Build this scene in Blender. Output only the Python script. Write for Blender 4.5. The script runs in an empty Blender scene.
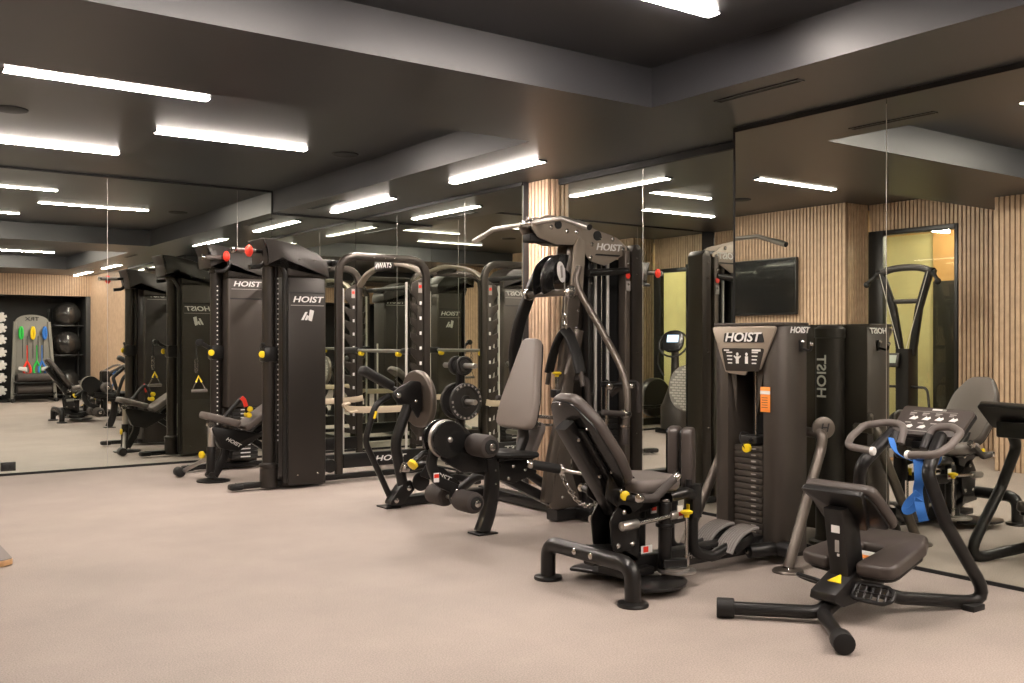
import bpy, bmesh, math, random
from mathutils import Vector, Matrix
random.seed(7)
PI = math.pi
COL = bpy.context.scene.collection
V = Vector

# ------------------------------------------------------------------ materials
M = {}
def mat(name, col, rough=0.5, metal=0.0, emit=None, estr=0.0, bump=0.0, bscale=200.0, vary=0.0, vscale=8.0, spec=0.5, coat=0.0):
    m = bpy.data.materials.new(name); m.use_nodes = True
    nt = m.node_tree; b = nt.nodes['Principled BSDF']
    b.inputs['Base Color'].default_value = (*col, 1)
    b.inputs['Roughness'].default_value = rough
    b.inputs['Metallic'].default_value = metal
    b.inputs['Specular IOR Level'].default_value = spec
    b.inputs['Coat Weight'].default_value = coat
    if emit:
        b.inputs['Emission Color'].default_value = (*emit, 1); b.inputs['Emission Strength'].default_value = estr
    tc = nt.nodes.new('ShaderNodeTexCoord')
    if bump:
        n = nt.nodes.new('ShaderNodeTexNoise'); n.inputs['Scale'].default_value = bscale; n.inputs['Detail'].default_value = 3
        bp = nt.nodes.new('ShaderNodeBump'); bp.inputs['Strength'].default_value = bump; bp.inputs['Distance'].default_value = 0.002
        nt.links.new(tc.outputs['Object'], n.inputs['Vector']); nt.links.new(n.outputs['Fac'], bp.inputs['Height'])
        nt.links.new(bp.outputs['Normal'], b.inputs['Normal'])
    if vary:
        n = nt.nodes.new('ShaderNodeTexNoise'); n.inputs['Scale'].default_value = vscale; n.inputs['Detail'].default_value = 4
        r = nt.nodes.new('ShaderNodeValToRGB')
        r.color_ramp.elements[0].position = 0.3; r.color_ramp.elements[1].position = 0.7
        r.color_ramp.elements[0].color = (*[c*(1-vary) for c in col], 1)
        r.color_ramp.elements[1].color = (*[min(1, c*(1+vary)) for c in col], 1)
        nt.links.new(tc.outputs['Object'], n.inputs['Vector']); nt.links.new(n.outputs['Fac'], r.inputs['Fac'])
        nt.links.new(r.outputs['Color'], b.inputs['Base Color'])
    M[name] = m
    return m
mat('black_metal', (0.0095, 0.009, 0.0088), 0.32, 0.0, bump=0.05, bscale=400, spec=0.38)
mat('gloss_black', (0.007, 0.007, 0.007), 0.25, 0.0, coat=0.15, spec=0.35)
mat('shroud', (0.027, 0.0235, 0.0205), 0.35, 0.35, bump=0.06, bscale=500)
mat('tower_brown', (0.050, 0.042, 0.035), 0.42, 0.3, bump=0.06, bscale=500)
mat('tan_vinyl', (0.20, 0.17, 0.152), 0.48, bump=0.1, bscale=300)
mat('bronze_dark', (0.115, 0.098, 0.083), 0.36, 0.55, bump=0.03, bscale=400)
mat('rack_paint', (0.050, 0.043, 0.037), 0.32, 0.6)
mat('bronze', (0.33, 0.285, 0.235), 0.38, 0.55, bump=0.03, bscale=400)
mat('vinyl', (0.052, 0.042, 0.037), 0.44, bump=0.12, bscale=300)
mat('grey_vinyl', (0.115, 0.098, 0.089), 0.48, bump=0.12, bscale=300)
mat('foam', (0.038, 0.031, 0.028), 0.75, bump=0.2, bscale=250)
mat('rubber', (0.009, 0.0085, 0.008), 0.6, spec=0.35, bump=0.1, bscale=200)
mat('chrome', (0.62, 0.60, 0.57), 0.22, 1.0)
mat('steel', (0.50, 0.48, 0.45), 0.35, 0.9)
mat('bright_steel', (0.62, 0.60, 0.56), 0.35, 0.3)
mat('white', (0.75, 0.74, 0.72), 0.45)
mat('grey_print', (0.30, 0.28, 0.26), 0.5)
mat('yellow', (0.85, 0.62, 0.02), 0.35)
mat('red', (0.75, 0.04, 0.02), 0.4)
mat('orange', (0.95, 0.30, 0.05), 0.5)
mat('blue', (0.025, 0.15, 0.50), 0.7)
mat('green', (0.02, 0.45, 0.06), 0.6)
mat('beige', (0.52, 0.43, 0.32), 0.8, bump=0.2, bscale=150)
mat('tread', (0.42, 0.40, 0.37), 0.55)
mat('tread_line', (0.20, 0.19, 0.18), 0.7)
mat('ply', (0.55, 0.33, 0.16), 0.5, vary=0.15, vscale=30)
mat('grey_top', (0.16, 0.14, 0.13), 0.6)
mat('ceiling', (0.030, 0.031, 0.035), 0.40, vary=0.05, vscale=2)
mat('soffit', (0.032, 0.033, 0.037), 0.40, vary=0.05, vscale=2)
mat('niche', (0.009, 0.009, 0.009), 0.6)
mat('slot', (0.006, 0.006, 0.006), 0.7)
mat('slat', (0.46, 0.325, 0.22), 0.5, vary=0.12, vscale=12)
mat('slat_back', (0.19, 0.125, 0.08), 0.8)
mat('frame_black', (0.012, 0.012, 0.012), 0.35)
mat('plaster', (0.55, 0.51, 0.28), 0.8, vary=0.12, vscale=1.5)
mat('warm_ceiling', (0.55, 0.33, 0.14), 0.6, vary=0.1, vscale=3)
mat('ball', (0.016, 0.015, 0.014), 0.18, coat=0.4)
mat('trx_grey', (0.15, 0.145, 0.125), 0.5)
mat('strip', (1, 1, 1), 0.5, emit=(1.0, 0.875, 0.785), estr=205.0)
mat('strip_corridor', (1, 1, 1), 0.5, emit=(1.0, 0.88, 0.70), estr=260.0)
mat('screen', (0.01, 0.01, 0.01), 0.12, coat=0.5)
mat('lit_screen', (0.2, 0.3, 0.5), 0.3, emit=(0.65, 0.8, 1.0), estr=1.6)
mat('led', (0.1, 0.1, 0.5), 0.3, emit=(0.1, 0.12, 1.0), estr=9.0)
mat('lcd', (0.30, 0.34, 0.28), 0.3)
mat('badge', (0.55, 0.54, 0.50), 0.4, 0.3)
mat('iron', (0.022, 0.021, 0.020), 0.42, 0.2, bump=0.08, bscale=250)

def floor_mat():
    m = bpy.data.materials.new('rubber_floor'); m.use_nodes = True
    nt = m.node_tree; b = nt.nodes['Principled BSDF']; L = nt.links.new
    tc = nt.nodes.new('ShaderNodeTexCoord')
    fine = nt.nodes.new('ShaderNodeTexNoise'); fine.inputs['Scale'].default_value = 150; fine.inputs['Detail'].default_value = 2
    big = nt.nodes.new('ShaderNodeTexNoise'); big.inputs['Scale'].default_value = 1.3; big.inputs['Detail'].default_value = 6; big.inputs['Roughness'].default_value = 0.65
    r1 = nt.nodes.new('ShaderNodeValToRGB')
    e = r1.color_ramp.elements
    e[0].position = 0.36; e[0].color = (0.255, 0.218, 0.194, 1); e[1].position = 0.66; e[1].color = (0.365, 0.312, 0.280, 1)
    r2 = nt.nodes.new('ShaderNodeValToRGB')
    r2.color_ramp.elements[0].position = 0.3; r2.color_ramp.elements[0].color = (0.87, 0.87, 0.87, 1)
    r2.color_ramp.elements[1].position = 0.7; r2.color_ramp.elements[1].color = (1.08, 1.075, 1.07, 1)
    mx = nt.nodes.new('ShaderNodeMixRGB'); mx.blend_type = 'MULTIPLY'; mx.inputs['Fac'].default_value = 1
    L(tc.outputs['Object'], fine.inputs['Vector']); L(tc.outputs['Object'], big.inputs['Vector'])
    L(fine.outputs['Fac'], r1.inputs['Fac']); L(big.outputs['Fac'], r2.inputs['Fac'])
    L(r1.outputs['Color'], mx.inputs['Color1']); L(r2.outputs['Color'], mx.inputs['Color2'])
    L(mx.outputs['Color'], b.inputs['Base Color'])
    b.inputs['Roughness'].default_value = 0.62; b.inputs['Specular IOR Level'].default_value = 0.35
    bp = nt.nodes.new('ShaderNodeBump'); bp.inputs['Strength'].default_value = 0.25; bp.inputs['Distance'].default_value = 0.003
    L(fine.outputs['Fac'], bp.inputs['Height']); L(bp.outputs['Normal'], b.inputs['Normal'])
    M['floor'] = m
floor_mat()
def mirror_mat():
    m = bpy.data.materials.new('mirror'); m.use_nodes = True
    nt = m.node_tree; nt.nodes.clear()
    o = nt.nodes.new('ShaderNodeOutputMaterial'); g = nt.nodes.new('ShaderNodeBsdfGlossy')
    g.inputs['Roughness'].default_value = 0.0; g.inputs['Color'].default_value = (0.92, 0.955, 0.88, 1)
    nt.links.new(g.outputs[0], o.inputs[0]); M['mirror'] = m
mirror_mat()
def glass_mat():
    m = bpy.data.materials.new('window_glass'); m.use_nodes = True
    nt = m.node_tree; nt.nodes.clear(); L = nt.links.new
    o = nt.nodes.new('ShaderNodeOutputMaterial'); g = nt.nodes.new('ShaderNodeBsdfGlossy'); t = nt.nodes.new('ShaderNodeBsdfTransparent')
    lw = nt.nodes.new('ShaderNodeLayerWeight'); lw.inputs['Blend'].default_value = 0.5; pw = nt.nodes.new('ShaderNodeMath'); pw.operation = 'POWER'; pw.inputs[1].default_value = 4.0
    f = nt.nodes.new('ShaderNodeMath'); f.operation = 'MULTIPLY_ADD'; f.inputs[1].default_value = 0.5; f.inputs[2].default_value = 0.04; mx = nt.nodes.new('ShaderNodeMixShader'); L(lw.outputs['Facing'], pw.inputs[0]); L(pw.outputs[0], f.inputs[0])
    g.inputs['Roughness'].default_value = 0.01; t.inputs['Color'].default_value = (0.93, 0.95, 0.92, 1)
    L(f.outputs[0], mx.inputs[0]); L(t.outputs[0], mx.inputs[1]); L(g.outputs[0], mx.inputs[2]); L(mx.outputs[0], o.inputs[0]); M['glass'] = m
glass_mat()

# ------------------------------------------------------------------ mesh builder
def fillet(pts, rad, n=6):
    pts = [V(p) for p in pts]
    if rad <= 0 or len(pts) < 3: return pts
    out = [pts[0]]
    for i in range(1, len(pts)-1):
        a, p, c = pts[i-1], pts[i], pts[i+1]
        d1 = (a-p); d2 = (c-p); l1, l2 = d1.length, d2.length; d1.normalize(); d2.normalize()
        ang = d1.angle(d2)
        if ang > PI-0.05: out.append(p); continue
        t = min(rad/math.tan(ang/2), l1*0.48, l2*0.48)
        p0, p1 = p+d1*t, p+d2*t
        for k in range(n+1):
            s = k/n
            out.append(p0*(1-s)**2 + p*2*s*(1-s) + p1*s*s)
    out.append(pts[-1]); return out
def spline(pts, n=6):
    P = [V(p) for p in pts]; P = [P[0]*2-P[1]]+P+[P[-1]*2-P[-2]]; out = []
    for i in range(1, len(P)-2):
        for k in range(n):
            t = k/n; a, b, c, d = P[i-1], P[i], P[i+1], P[i+2]
            out.append(0.5*((2*b)+(c-a)*t+(2*a-5*b+4*c-d)*t*t+(3*b-a-3*c+d)*t**3))
    out.append(P[-2]); return out
def rrect(w, h, r, n=4):
    out = []
    for cx, cy, a0 in ((w/2-r, h/2-r, 0), (-w/2+r, h/2-r, 90), (-w/2+r, -h/2+r, 180), (w/2-r, -h/2+r, 270)):
        for k in range(n+1):
            a = math.radians(a0+90*k/n); out.append((cx+r*math.cos(a), cy+r*math.sin(a)))
    return out
def rpoly(pts, r, n=4):
    P = [V((p[0], p[1], 0)) for p in pts]; m = len(P); out = []
    for i in range(m):
        a, p, c = P[i-1], P[i], P[(i+1) % m]
        d1 = a-p; d2 = c-p; l1, l2 = d1.length, d2.length; d1.normalize(); d2.normalize()
        rr = r[i] if isinstance(r, (list, tuple)) else r
        ang = d1.angle(d2); t = min(rr/math.tan(ang/2), l1*0.48, l2*0.48)
        p0, p1 = p+d1*t, p+d2*t
        for k in range(n+1):
            s = k/n; q = p0*(1-s)**2+p*2*s*(1-s)+p1*s*s; out.append((q.x, q.y))
    return out
class B:
    def __init__(self): self.bm = bmesh.new(); self.i = 0
    def m(self, i): self.i = i; return self
    def _add(self, t, mtx=None):
        if mtx is not None: bmesh.ops.transform(t, matrix=mtx, verts=t.verts)
        for f in t.faces: f.material_index = self.i
        me = bpy.data.meshes.new('t'); t.to_mesh(me); t.free(); self.bm.from_mesh(me); bpy.data.meshes.remove(me); return self
    def box(self, c, s, bev=0.0, rot=None, seg=2):
        t = bmesh.new(); bmesh.ops.create_cube(t, size=1)
        bmesh.ops.scale(t, vec=V(s), verts=t.verts)
        if bev > 0: bmesh.ops.bevel(t, geom=t.edges[:], offset=min(bev, min(s)*0.45), segments=seg, affect='EDGES', profile=0.5)
        mtx = Matrix.Translation(V(c))
        if rot is not None: mtx = mtx @ rot.to_4x4()
        return self._add(t, mtx)
    def bb(self, lo, hi, bev=0.0):
        lo, hi = V(lo), V(hi); return self.box((lo+hi)/2, [abs(x) for x in (hi-lo)], bev)
    def prism(self, outline, th, o, U, W, bev=0.0, seg=2):
        """outline in (U, W) plane through o, thickness th centred, along U x W"""
        t = bmesh.new(); U = V(U).normalized(); W = V(W).normalized(); N = U.cross(W); o = V(o)
        a = [t.verts.new(o+U*p[0]+W*p[1]-N*th/2) for p in outline]
        b = [t.verts.new(o+U*p[0]+W*p[1]+N*th/2) for p in outline]
        n = len(outline); t.faces.new(a[::-1]); t.faces.new(b)
        for k in range(n): t.faces.new((a[k], a[(k+1) % n], b[(k+1) % n], b[k]))
        bmesh.ops.recalc_face_normals(t, faces=t.faces[:])
        if bev > 0:
            t.verts.ensure_lookup_table()
            sa = set(a); sb = set(b)
            ed = [e for e in t.edges if (e.verts[0] in sa and e.verts[1] in sa) or (e.verts[0] in sb and e.verts[1] in sb)]
            bmesh.ops.bevel(t, geom=ed, offset=bev, segments=seg, affect='EDGES', profile=0.5)
        return self._add(t)
    def sweep(self, pts, prof, up=None, closed=False):
        pts = [V(p) for p in pts]; n = len(pts); t = bmesh.new(); rings = []; prev = None
        for i, p in enumerate(pts):
            if closed: tg = pts[(i+1) % n]-pts[i-1]
            else: tg = pts[min(i+1, n-1)]-pts[max(i-1, 0)]
            tg.normalize()
            if up is not None: nr = V(up)
            elif prev is None: nr = V((0, 0, 1)) if abs(tg.z) < 0.9 else V((1, 0, 0))
            else: nr = prev
            nr = nr-tg*nr.dot(tg)
            if nr.length < 1e-5: nr = tg.orthogonal()
            nr.normalize(); prev = nr; bi = tg.cross(nr)
            rings.append([t.verts.new(p+nr*a+bi*b) for a, b in prof])
        m = len(prof)
        for i in range(n if closed else n-1):
            A, C = rings[i], rings[(i+1) % n]
            for k in range(m): t.faces.new((A[k], A[(k+1) % m], C[(k+1) % m], C[k]))
        if not closed:
            t.faces.new(rings[0][::-1]); t.faces.new(rings[-1])
        bmesh.ops.recalc_face_normals(t, faces=t.faces[:])
        return self._add(t)
    def tube(self, pts, r, fil=0.0, seg=14, closed=False):
        p = fillet(pts, fil) if fil else [V(q) for q in pts]
        return self.sweep(p, [(r*math.cos(2*PI*k/seg), r*math.sin(2*PI*k/seg)) for k in range(seg)], closed=closed)
    def rtube(self, pts, a, b, up, fil=0.0, rr=0.012):
        p = fillet(pts, fil) if fil else [V(q) for q in pts]
        return self.sweep(p, rrect(a, b, min(rr, a*0.4, b*0.4), 2), up=up)
    def lathe(self, prof, o, axis=(0, 0, 1), seg=28):
        ax = V(axis).normalized(); q = ax.to_track_quat('Z', 'Y').to_matrix().to_4x4()
        t = bmesh.new(); rings = []
        for r, z in prof:
            if r < 1e-6: rings.append([t.verts.new((0, 0, z))])
            else: rings.append([t.verts.new((r*math.cos(2*PI*k/seg), r*math.sin(2*PI*k/seg), z)) for k in range(seg)])
        for A, C in zip(rings, rings[1:]):
            for k in range(seg):
                k2 = (k+1) % seg
                if len(A) == 1 and len(C) == 1: continue
                if len(A) == 1: t.faces.new((A[0], C[k], C[k2]))
                elif len(C) == 1: t.faces.new((A[k], A[k2], C[0]))
                else: t.faces.new((A[k], A[k2], C[k2], C[k]))
        if len(rings[0]) > 1: t.faces.new(rings[0][::-1])
        if len(rings[-1]) > 1: t.faces.new(rings[-1])
        bmesh.ops.recalc_face_normals(t, faces=t.faces[:])
        return self._add(t, Matrix.Translation(V(o)) @ q)
    def cyl(self, p0, p1, r, ch=0.0, seg=20):
        p0, p1 = V(p0), V(p1); L = (p1-p0).length; ch = min(ch, r*0.5, L*0.4)
        pr = [(r, 0), (r, L)] if ch <= 0 else [(r-ch, 0), (r-ch*0.3, ch*0.3), (r, ch), (r, L-ch), (r-ch*0.3, L-ch*0.3), (r-ch, L)]
        return self.lathe(pr, p0, p1-p0, seg)
    def sph(self, c, r, sc=(1, 1, 1), seg=20):
        t = bmesh.new(); bmesh.ops.create_uvsphere(t, u_segments=seg, v_segments=max(8, seg//2+2), radius=r)
        bmesh.ops.scale(t, vec=V(sc), verts=t.verts)
        return self._add(t, Matrix.Translation(V(c)))
    def bolt(self, c, ax, r=0.011):
        c = V(c); ax = V(ax).normalized()
        return self.lathe([(r, 0), (r, 0.006), (r*0.6, 0.011), (0, 0.012)], c, ax, 10)
def finish(b, name, mats, parent=None, loc=None, sharp=38):
    me = bpy.data.meshes.new(name)
    off = V(loc) if loc is not None else (parent_origin(parent) if parent else V((0, 0, 0)))
    bmesh.ops.translate(b.bm, vec=-off, verts=b.bm.verts)
    b.bm.to_mesh(me); b.bm.free()
    for q in (mats if isinstance(mats, (list, tuple)) else [mats]): me.materials.append(M[q] if isinstance(q, str) else q)
    me.shade_smooth(); me.set_sharp_from_angle(angle=math.radians(sharp))
    o = bpy.data.objects.new(name, me); COL.objects.link(o)
    if parent: o.parent = parent
    else: o.location = off
    return o
def parent_origin(p):
    v = V((0, 0, 0))
    while p is not None: v += V(p.location); p = p.parent
    return v
def tag(o, label, cat, group=None):
    o['label'] = label; o['category'] = cat
    if group: o['group'] = group
    return o
def thing(name, label, cat, loc, group=None):
    o = bpy.data.objects.new(name, None); COL.objects.link(o); o.location = loc; o.empty_display_size = 0.1
    return tag(o, label, cat, group)
def struct(b, name, mats, loc=(0, 0, 0)):
    o = finish(b, name, mats, None, loc); o['kind'] = 'structure'; return o
def lettering(parent, s, size, o, U, W, mt='white', th=0.002, shear=0.0, bold=0.0, sx=1.0, name='lettering'):
    cu = bpy.data.curves.new('t', 'FONT'); cu.body = s; cu.size = size; cu.align_x = 'CENTER'; cu.align_y = 'CENTER'
    cu.extrude = th; cu.shear = shear; cu.offset = size*bold*1.6; cu.resolution_u = 3
    ob = bpy.data.objects.new('t', cu); COL.objects.link(ob)
    bpy.context.view_layer.update()
    me = bpy.data.meshes.new_from_object(ob.evaluated_get(bpy.context.evaluated_depsgraph_get()))
    bpy.data.objects.remove(ob); bpy.data.curves.remove(cu)
    U = V(U).normalized(); W = V(W).normalized(); N = U.cross(W); po = parent_origin(parent)
    mx = Matrix(((U.x*sx, W.x, N.x, 0), (U.y*sx, W.y, N.y, 0), (U.z*sx, W.z, N.z, 0), (0, 0, 0, 1)))
    me.transform(Matrix.Translation(V(o)-po) @ mx); me.materials.clear(); me.materials.append(M[mt]); me.name = name
    r = bpy.data.objects.new(name, me); COL.objects.link(r); r.parent = parent
    return r
def arc(c, r, a0, a1, n=12, plane='xz'):
    out = []
    for k in range(n+1):
        a = math.radians(a0+(a1-a0)*k/n); p, q = r*math.cos(a), r*math.sin(a)
        out.append((c[0]+p, c[1], c[2]+q) if plane == 'xz' else (c[0], c[1]+p, c[2]+q) if plane == 'yz' else (c[0]+p, c[1]+q, c[2]))
    return out
def ellipse(a, b, n=40, p=2.0):
    out = []
    for k in range(n):
        t = 2*PI*k/n; c, s = math.cos(t), math.sin(t)
        out.append((a*math.copysign(abs(c)**(2/p), c), b*math.copysign(abs(s)**(2/p), s)))
    return out
HO = dict(shear=0.22, bold=0.012)

# ------------------------------------------------------------------ room
YB, XP, XR, XL = 10.43, 5.06, 5.40, 5.22        # back mirror, proud right mirror, right recesses
ZS, ZC = 2.71, 2.95
def build_room():
    b = B(); b.bb((-4.6, -3.2, -0.1), (5.9, 10.9, 0)); struct(b, 'floor', 'floor')
    # raised ceiling fields and dropped soffits
    b = B(); b.bb((-4.6, -3.2, ZC), (5.9, 10.9, ZC+0.1)); struct(b, 'ceiling', 'ceiling')
    b = B(); b.bb((4.2, -3.2, ZS), (5.9, 10.9, ZC)); struct(b, 'ceiling_soffit', 'soffit')
    b = B(); b.bb((-4.6, 4.4, ZS), (4.2, 5.65, ZC)); struct(b, 'ceiling_beam', 'soffit')
    b = B(); b.bb((-2.2, -3.2, ZS), (4.2, -0.2, ZC)); struct(b, 'ceiling_soffit_rear', 'soffit')
    # walls behind the mirrors
    b = B(); b.bb((-0.7, YB+0.03, 0), (5.9, YB+0.2, ZC)); struct(b, 'wall_back', 'soffit')
    b = B(); b.bb((XP+0.03, -3.2, 0), (5.9, 4.51, ZS)); struct(b, 'wall_right', 'soffit')
    b = B(); b.bb((XR+0.03, 4.51, 0), (5.9, 6.82, ZS)); b.bb((XL+0.012, 7.125, 0), (5.9, 10.6, ZS)); struct(b, 'wall_right_recess', 'soffit')
    # dark reveal trims along mirror edges
    b = B(); b.bb((0.0, YB-0.008, 0), (XL, YB+0.03, 0.022)); b.bb((0, YB-0.008, ZC-0.02), (4.2, YB+0.03, ZC)); b.bb((4.2, YB-0.008, ZS-0.022), (XL, YB+0.03, ZS)); b.bb((4.185, YB-0.008, ZS-0.02), (4.2, YB+0.03, ZC)); struct(b, 'trim_1', 'slot')
    b = B(); b.bb((XP-0.006, 1.0, 0), (XP+0.03, 4.51, 0.02)); b.bb((XP-0.006, 1.0, ZS-0.028), (XP+0.03, 4.51, ZS)); b.bb((XP-0.003, 4.5, 0), (XP+0.03, 4.512, ZS)); struct(b, 'trim_2', 'slot')
    b = B(); b.bb((XR-0.006, 4.52, 0), (XR+0.03, 6.82, 0.02)); b.bb((XR-0.02, 4.52, ZS-0.05), (XR+0.03, 6.82, ZS)); b.bb((XL-0.006, 7.13, 0), (XL+0.03, YB, 0.02)); b.bb((XL-0.006, 7.13, ZS-0.03), (XL+0.03, YB, ZS)); struct(b, 'trim_3', 'slot')
build_room()

def panel(lo, hi, label):
    b = B(); b.bb(lo, hi)
    o = finish(b, 'mirror_panel', 'mirror', None, V(((lo[0]+hi[0])/2, (lo[1]+hi[1])/2, lo[2])))
    return tag(o, label, 'mirror', 'wall mirror panels')
g = 0.003
for x0, x1, zt, lb in ((-0.2, 1.12, ZC, 'far left mirror panel of the back wall, outside the window corner'),
                       (1.12, 2.46, ZC, 'tall back wall mirror panel at the left edge with the black outlet at its foot'),
                       (2.46, 3.80, ZC, 'tall back wall mirror panel directly behind the dual-column cable machine'),
                       (3.80, 4.19, ZC, 'narrow tall back wall mirror strip beside the ceiling drop'),
                       (4.19, XL, ZS, 'shorter back wall mirror panel below the dropped ceiling in the room corner')):
    panel((x0+g/2, YB, 0.024), (x1-g/2, YB+0.012, zt-0.022), lb)
for y0, y1, x, lb in ((1.0, 2.2, XP, 'right wall mirror panel nearest the camera, past the right edge of view'),
                      (2.2, 3.36, XP, 'right wall mirror panel behind the low stretching machine'),
                      (3.36, 4.498, XP, 'right wall mirror panel behind the weight stack tower of the thigh machine'),
                      (4.52, 5.756, XR, 'recessed right wall mirror panel showing the reflected exercise bike'),
                      (5.756, 6.815, XR, 'narrow recessed mirror panel just right of the slatted timber column'),
                      (7.135, 8.08, XL, 'recessed mirror panel just left of the slatted timber column'),
                      (8.08, 9.44, XL, 'mirror panel behind the plate tree on the right wall'),
                      (9.44, YB-0.004, XL, 'right wall mirror panel next to the back corner of the room')):
    panel((x, y0+g/2, 0.022), (x+0.012, y1-g/2, ZS-0.03), lb)

b = B()
for x in (1.12, 2.46, 3.80): b.bb((x-0.0022, YB-0.001, 0.03), (x+0.0022, YB+0.006, ZC-0.03))  # pale strips at the seams imitate the highlight on bevelled mirror edges
struct(b, 'trim_glint_back', 'steel')
b = B()
for y, x in ((3.36, XP), (5.756, XR), (8.08, XL), (9.44, XL), (2.2, XP)): b.bb((x-0.001, y-0.0022, 0.03), (x+0.006, y+0.0022, ZS-0.06))  # same imitated edge highlight, as steel strips along the right wall seams
struct(b, 'trim_glint_right', 'steel')

def slats(name, p0, p1, z0, z1, nrm, pitch=0.05, w=0.037, d=0.016, back=0.03):
    """timber slats on a dark board along p0-p1, facing nrm"""
    p0 = V((*p0, 0)); p1 = V((*p1, 0)); n = V((*nrm, 0)).normalized(); t = (p1-p0); L = t.length; t.normalize()
    b = B(); h = z1-z0; rot = Matrix((t, n, V((0, 0, 1)))).transposed()
    c = (p0+p1)/2-n*(back/2+d); b.m(1).box((c.x, c.y, (z0+z1)/2), (L, back, h), 0, rot)
    k = max(1, int(L/pitch)); sp = L/k; b.m(0)
    for i in range(k):
        c = p0+t*(sp*(i+0.5))-n*d/2
        b.box((c.x, c.y, (z0+z1)/2), (w, d, h-0.004), 0.002, rot, 1)
    return struct(b, name, ['slat', 'slat_back'])
# slatted column standing in the right recess, in two leaves
def slat_column():
    b = B(); XC = 5.30
    b.m(1).bb((XC, 6.83, 0.0), (XR+0.2, 7.125, ZS))
    for i in range(6):
        c = 6.835+0.049*(i+0.5); b.m(0).box((XC-0.008, c, ZS/2), (0.018, 0.036, ZS-0.004), 0.002)
    for i in range(2):
        c = XC+0.008+0.046*(i+0.5); b.m(0).box((c, 6.83-0.008, ZS/2), (0.034, 0.018, ZS-0.004), 0.002)
    struct(b, 'wall_slat_column', ['slat', 'slat_back'])
slat_column()
slats('wall_left_pier', (0.55, 4.42), (0.55, 5.16), 0, ZS, (1, 0))
slats('wall_left_pier_side', (-0.46, 5.16), (0.53, 5.16), 0, ZS, (0, 1))
slats('wall_left_pier_front', (-2.2, 4.42), (0.53, 4.42), 0, ZS, (0, -1))
slats('wall_left_screen', (0.0, 7.27), (0.0, 9.12), 0, ZC, (1, 0))
slats('wall_left_screen_side', (-0.46, 7.27), (-0.02, 7.27), 0, ZC, (0, -1))
slats('wall_left_screen_end', (-0.46, 9.12), (-0.02, 9.12), 0, ZC, (0, 1))
slats('wall_left_jamb', (-0.46, 5.16), (-0.46, 6.12), 0, ZC, (1, 0))
slats('wall_left_header', (-0.46, 6.12), (-0.46, 7.27), 2.62, ZC, (1, 0))
slats('wall_left_corner_header', (-0.46, 9.12), (-0.46, YB), 2.45, ZC, (1, 0))
slats('wall_left_corner_post', (-0.46, 9.98), (-0.46, 10.1), 0, 2.45, (1, 0))
slats('wall_left_front', (-2.2, -2.0), (-2.2, 4.42), 0, ZS, (1, 0), pitch=0.07, w=0.048)
slats('wall_right_slats', (XP-0.02, -2.0), (XP-0.02, 0.98), 0, ZS, (-1, 0))
slats('wall_front_header', (-2.2, -2.0), (XP, -2.0), 2.26, ZS, (0, 1))
def niche():
    b = B(); b.bb((-2.2, -3.15, 0), (5.0, -3.05, ZS)); b.bb((4.95, -3.1, 0), (5.06, -2.02, 2.3)); b.bb((-2.3, -3.1, 0), (-2.2, -2.02, ZS)); b.bb((-2.2, -3.05, 2.26), (4.95, -2.04, 2.3))
    struct(b, 'wall_front_niche', 'niche')
niche()
# glazed openings to the neighbouring corridor
def window(name, y0, y1, z1, fl, fr):
    x = -0.49; r = bpy.data.objects.new(name, None); COL.objects.link(r); r.location = (x, (y0+y1)/2, 0); r['kind'] = 'structure'
    b = B(); b.bb((x-0.04, y0, 0), (x+0.04, y0+fl, z1), 0.003); b.bb((x-0.04, y1-fr, 0), (x+0.04, y1, z1), 0.003)
    b.bb((x-0.04, y0+fl, z1-0.06), (x+0.04, y1-fr, z1), 0.003); b.bb((x-0.04, y0+fl, 0), (x+0.04, y1-fr, 0.06), 0.003)
    finish(b, 'window_frame', 'frame_black', r)
    b = B(); b.bb((x-0.004, y0+fl, 0.06), (x+0.004, y1-fr, z1-0.06)); finish(b, 'window_pane', 'glass', r)
window('window_1', 6.12, 7.27, 2.62, 0.04, 0.20)
window('window_2', 9.12, 9.98, 2.45, 0.16, 0.04)
window('window_3', 10.1, YB, 2.45, 0.04, 0.04)
def corridor():
    b = B(); b.bb((-3.3, 4.45, 0), (-3.2, 10.8, ZC)); b.bb((-3.2, 10.7, 0), (-0.6, 10.8, ZC)); struct(b, 'wall_corridor', 'plaster')
    b = B(); b.bb((-3.2, 5.65, 2.86), (-0.56, 10.7, 2.9)); struct(b, 'ceiling_corridor', 'warm_ceiling')
    b = B(); b.bb((-3.2, 7.35, 0), (-3.14, 8.05, 2.15), 0.004); struct(b, 'door_1', 'frame_black')
    b = B(); b.bb((-3.2, 7.35, 2.15), (-3.14, 8.05, 2.86), 0.004); struct(b, 'wall_corridor_panel', 'warm_ceiling')
    b = B(); b.bb((-3.2, 4.46, 0), (-0.6, 4.52, ZS)); struct(b, 'wall_corridor_end', 'soffit')
    for y in (6.3, 7.65):
        b = B(); b.bb((-2.9 if y > 7 else -2.4, y, 2.80), (-1.9 if y > 7 else -1.3, y+0.05, 2.86), 0.004)
        tag(finish(b, 'corridor_light', 'strip_corridor', None, V((-1.85 if y < 7 else -2.4, y, 2.8))), 'corridor light strip behind the window glass, %s' % ('nearer the timber pier' if y < 7 else 'above the dark corridor door'), 'ceiling light', 'corridor light strips')
corridor()

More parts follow.
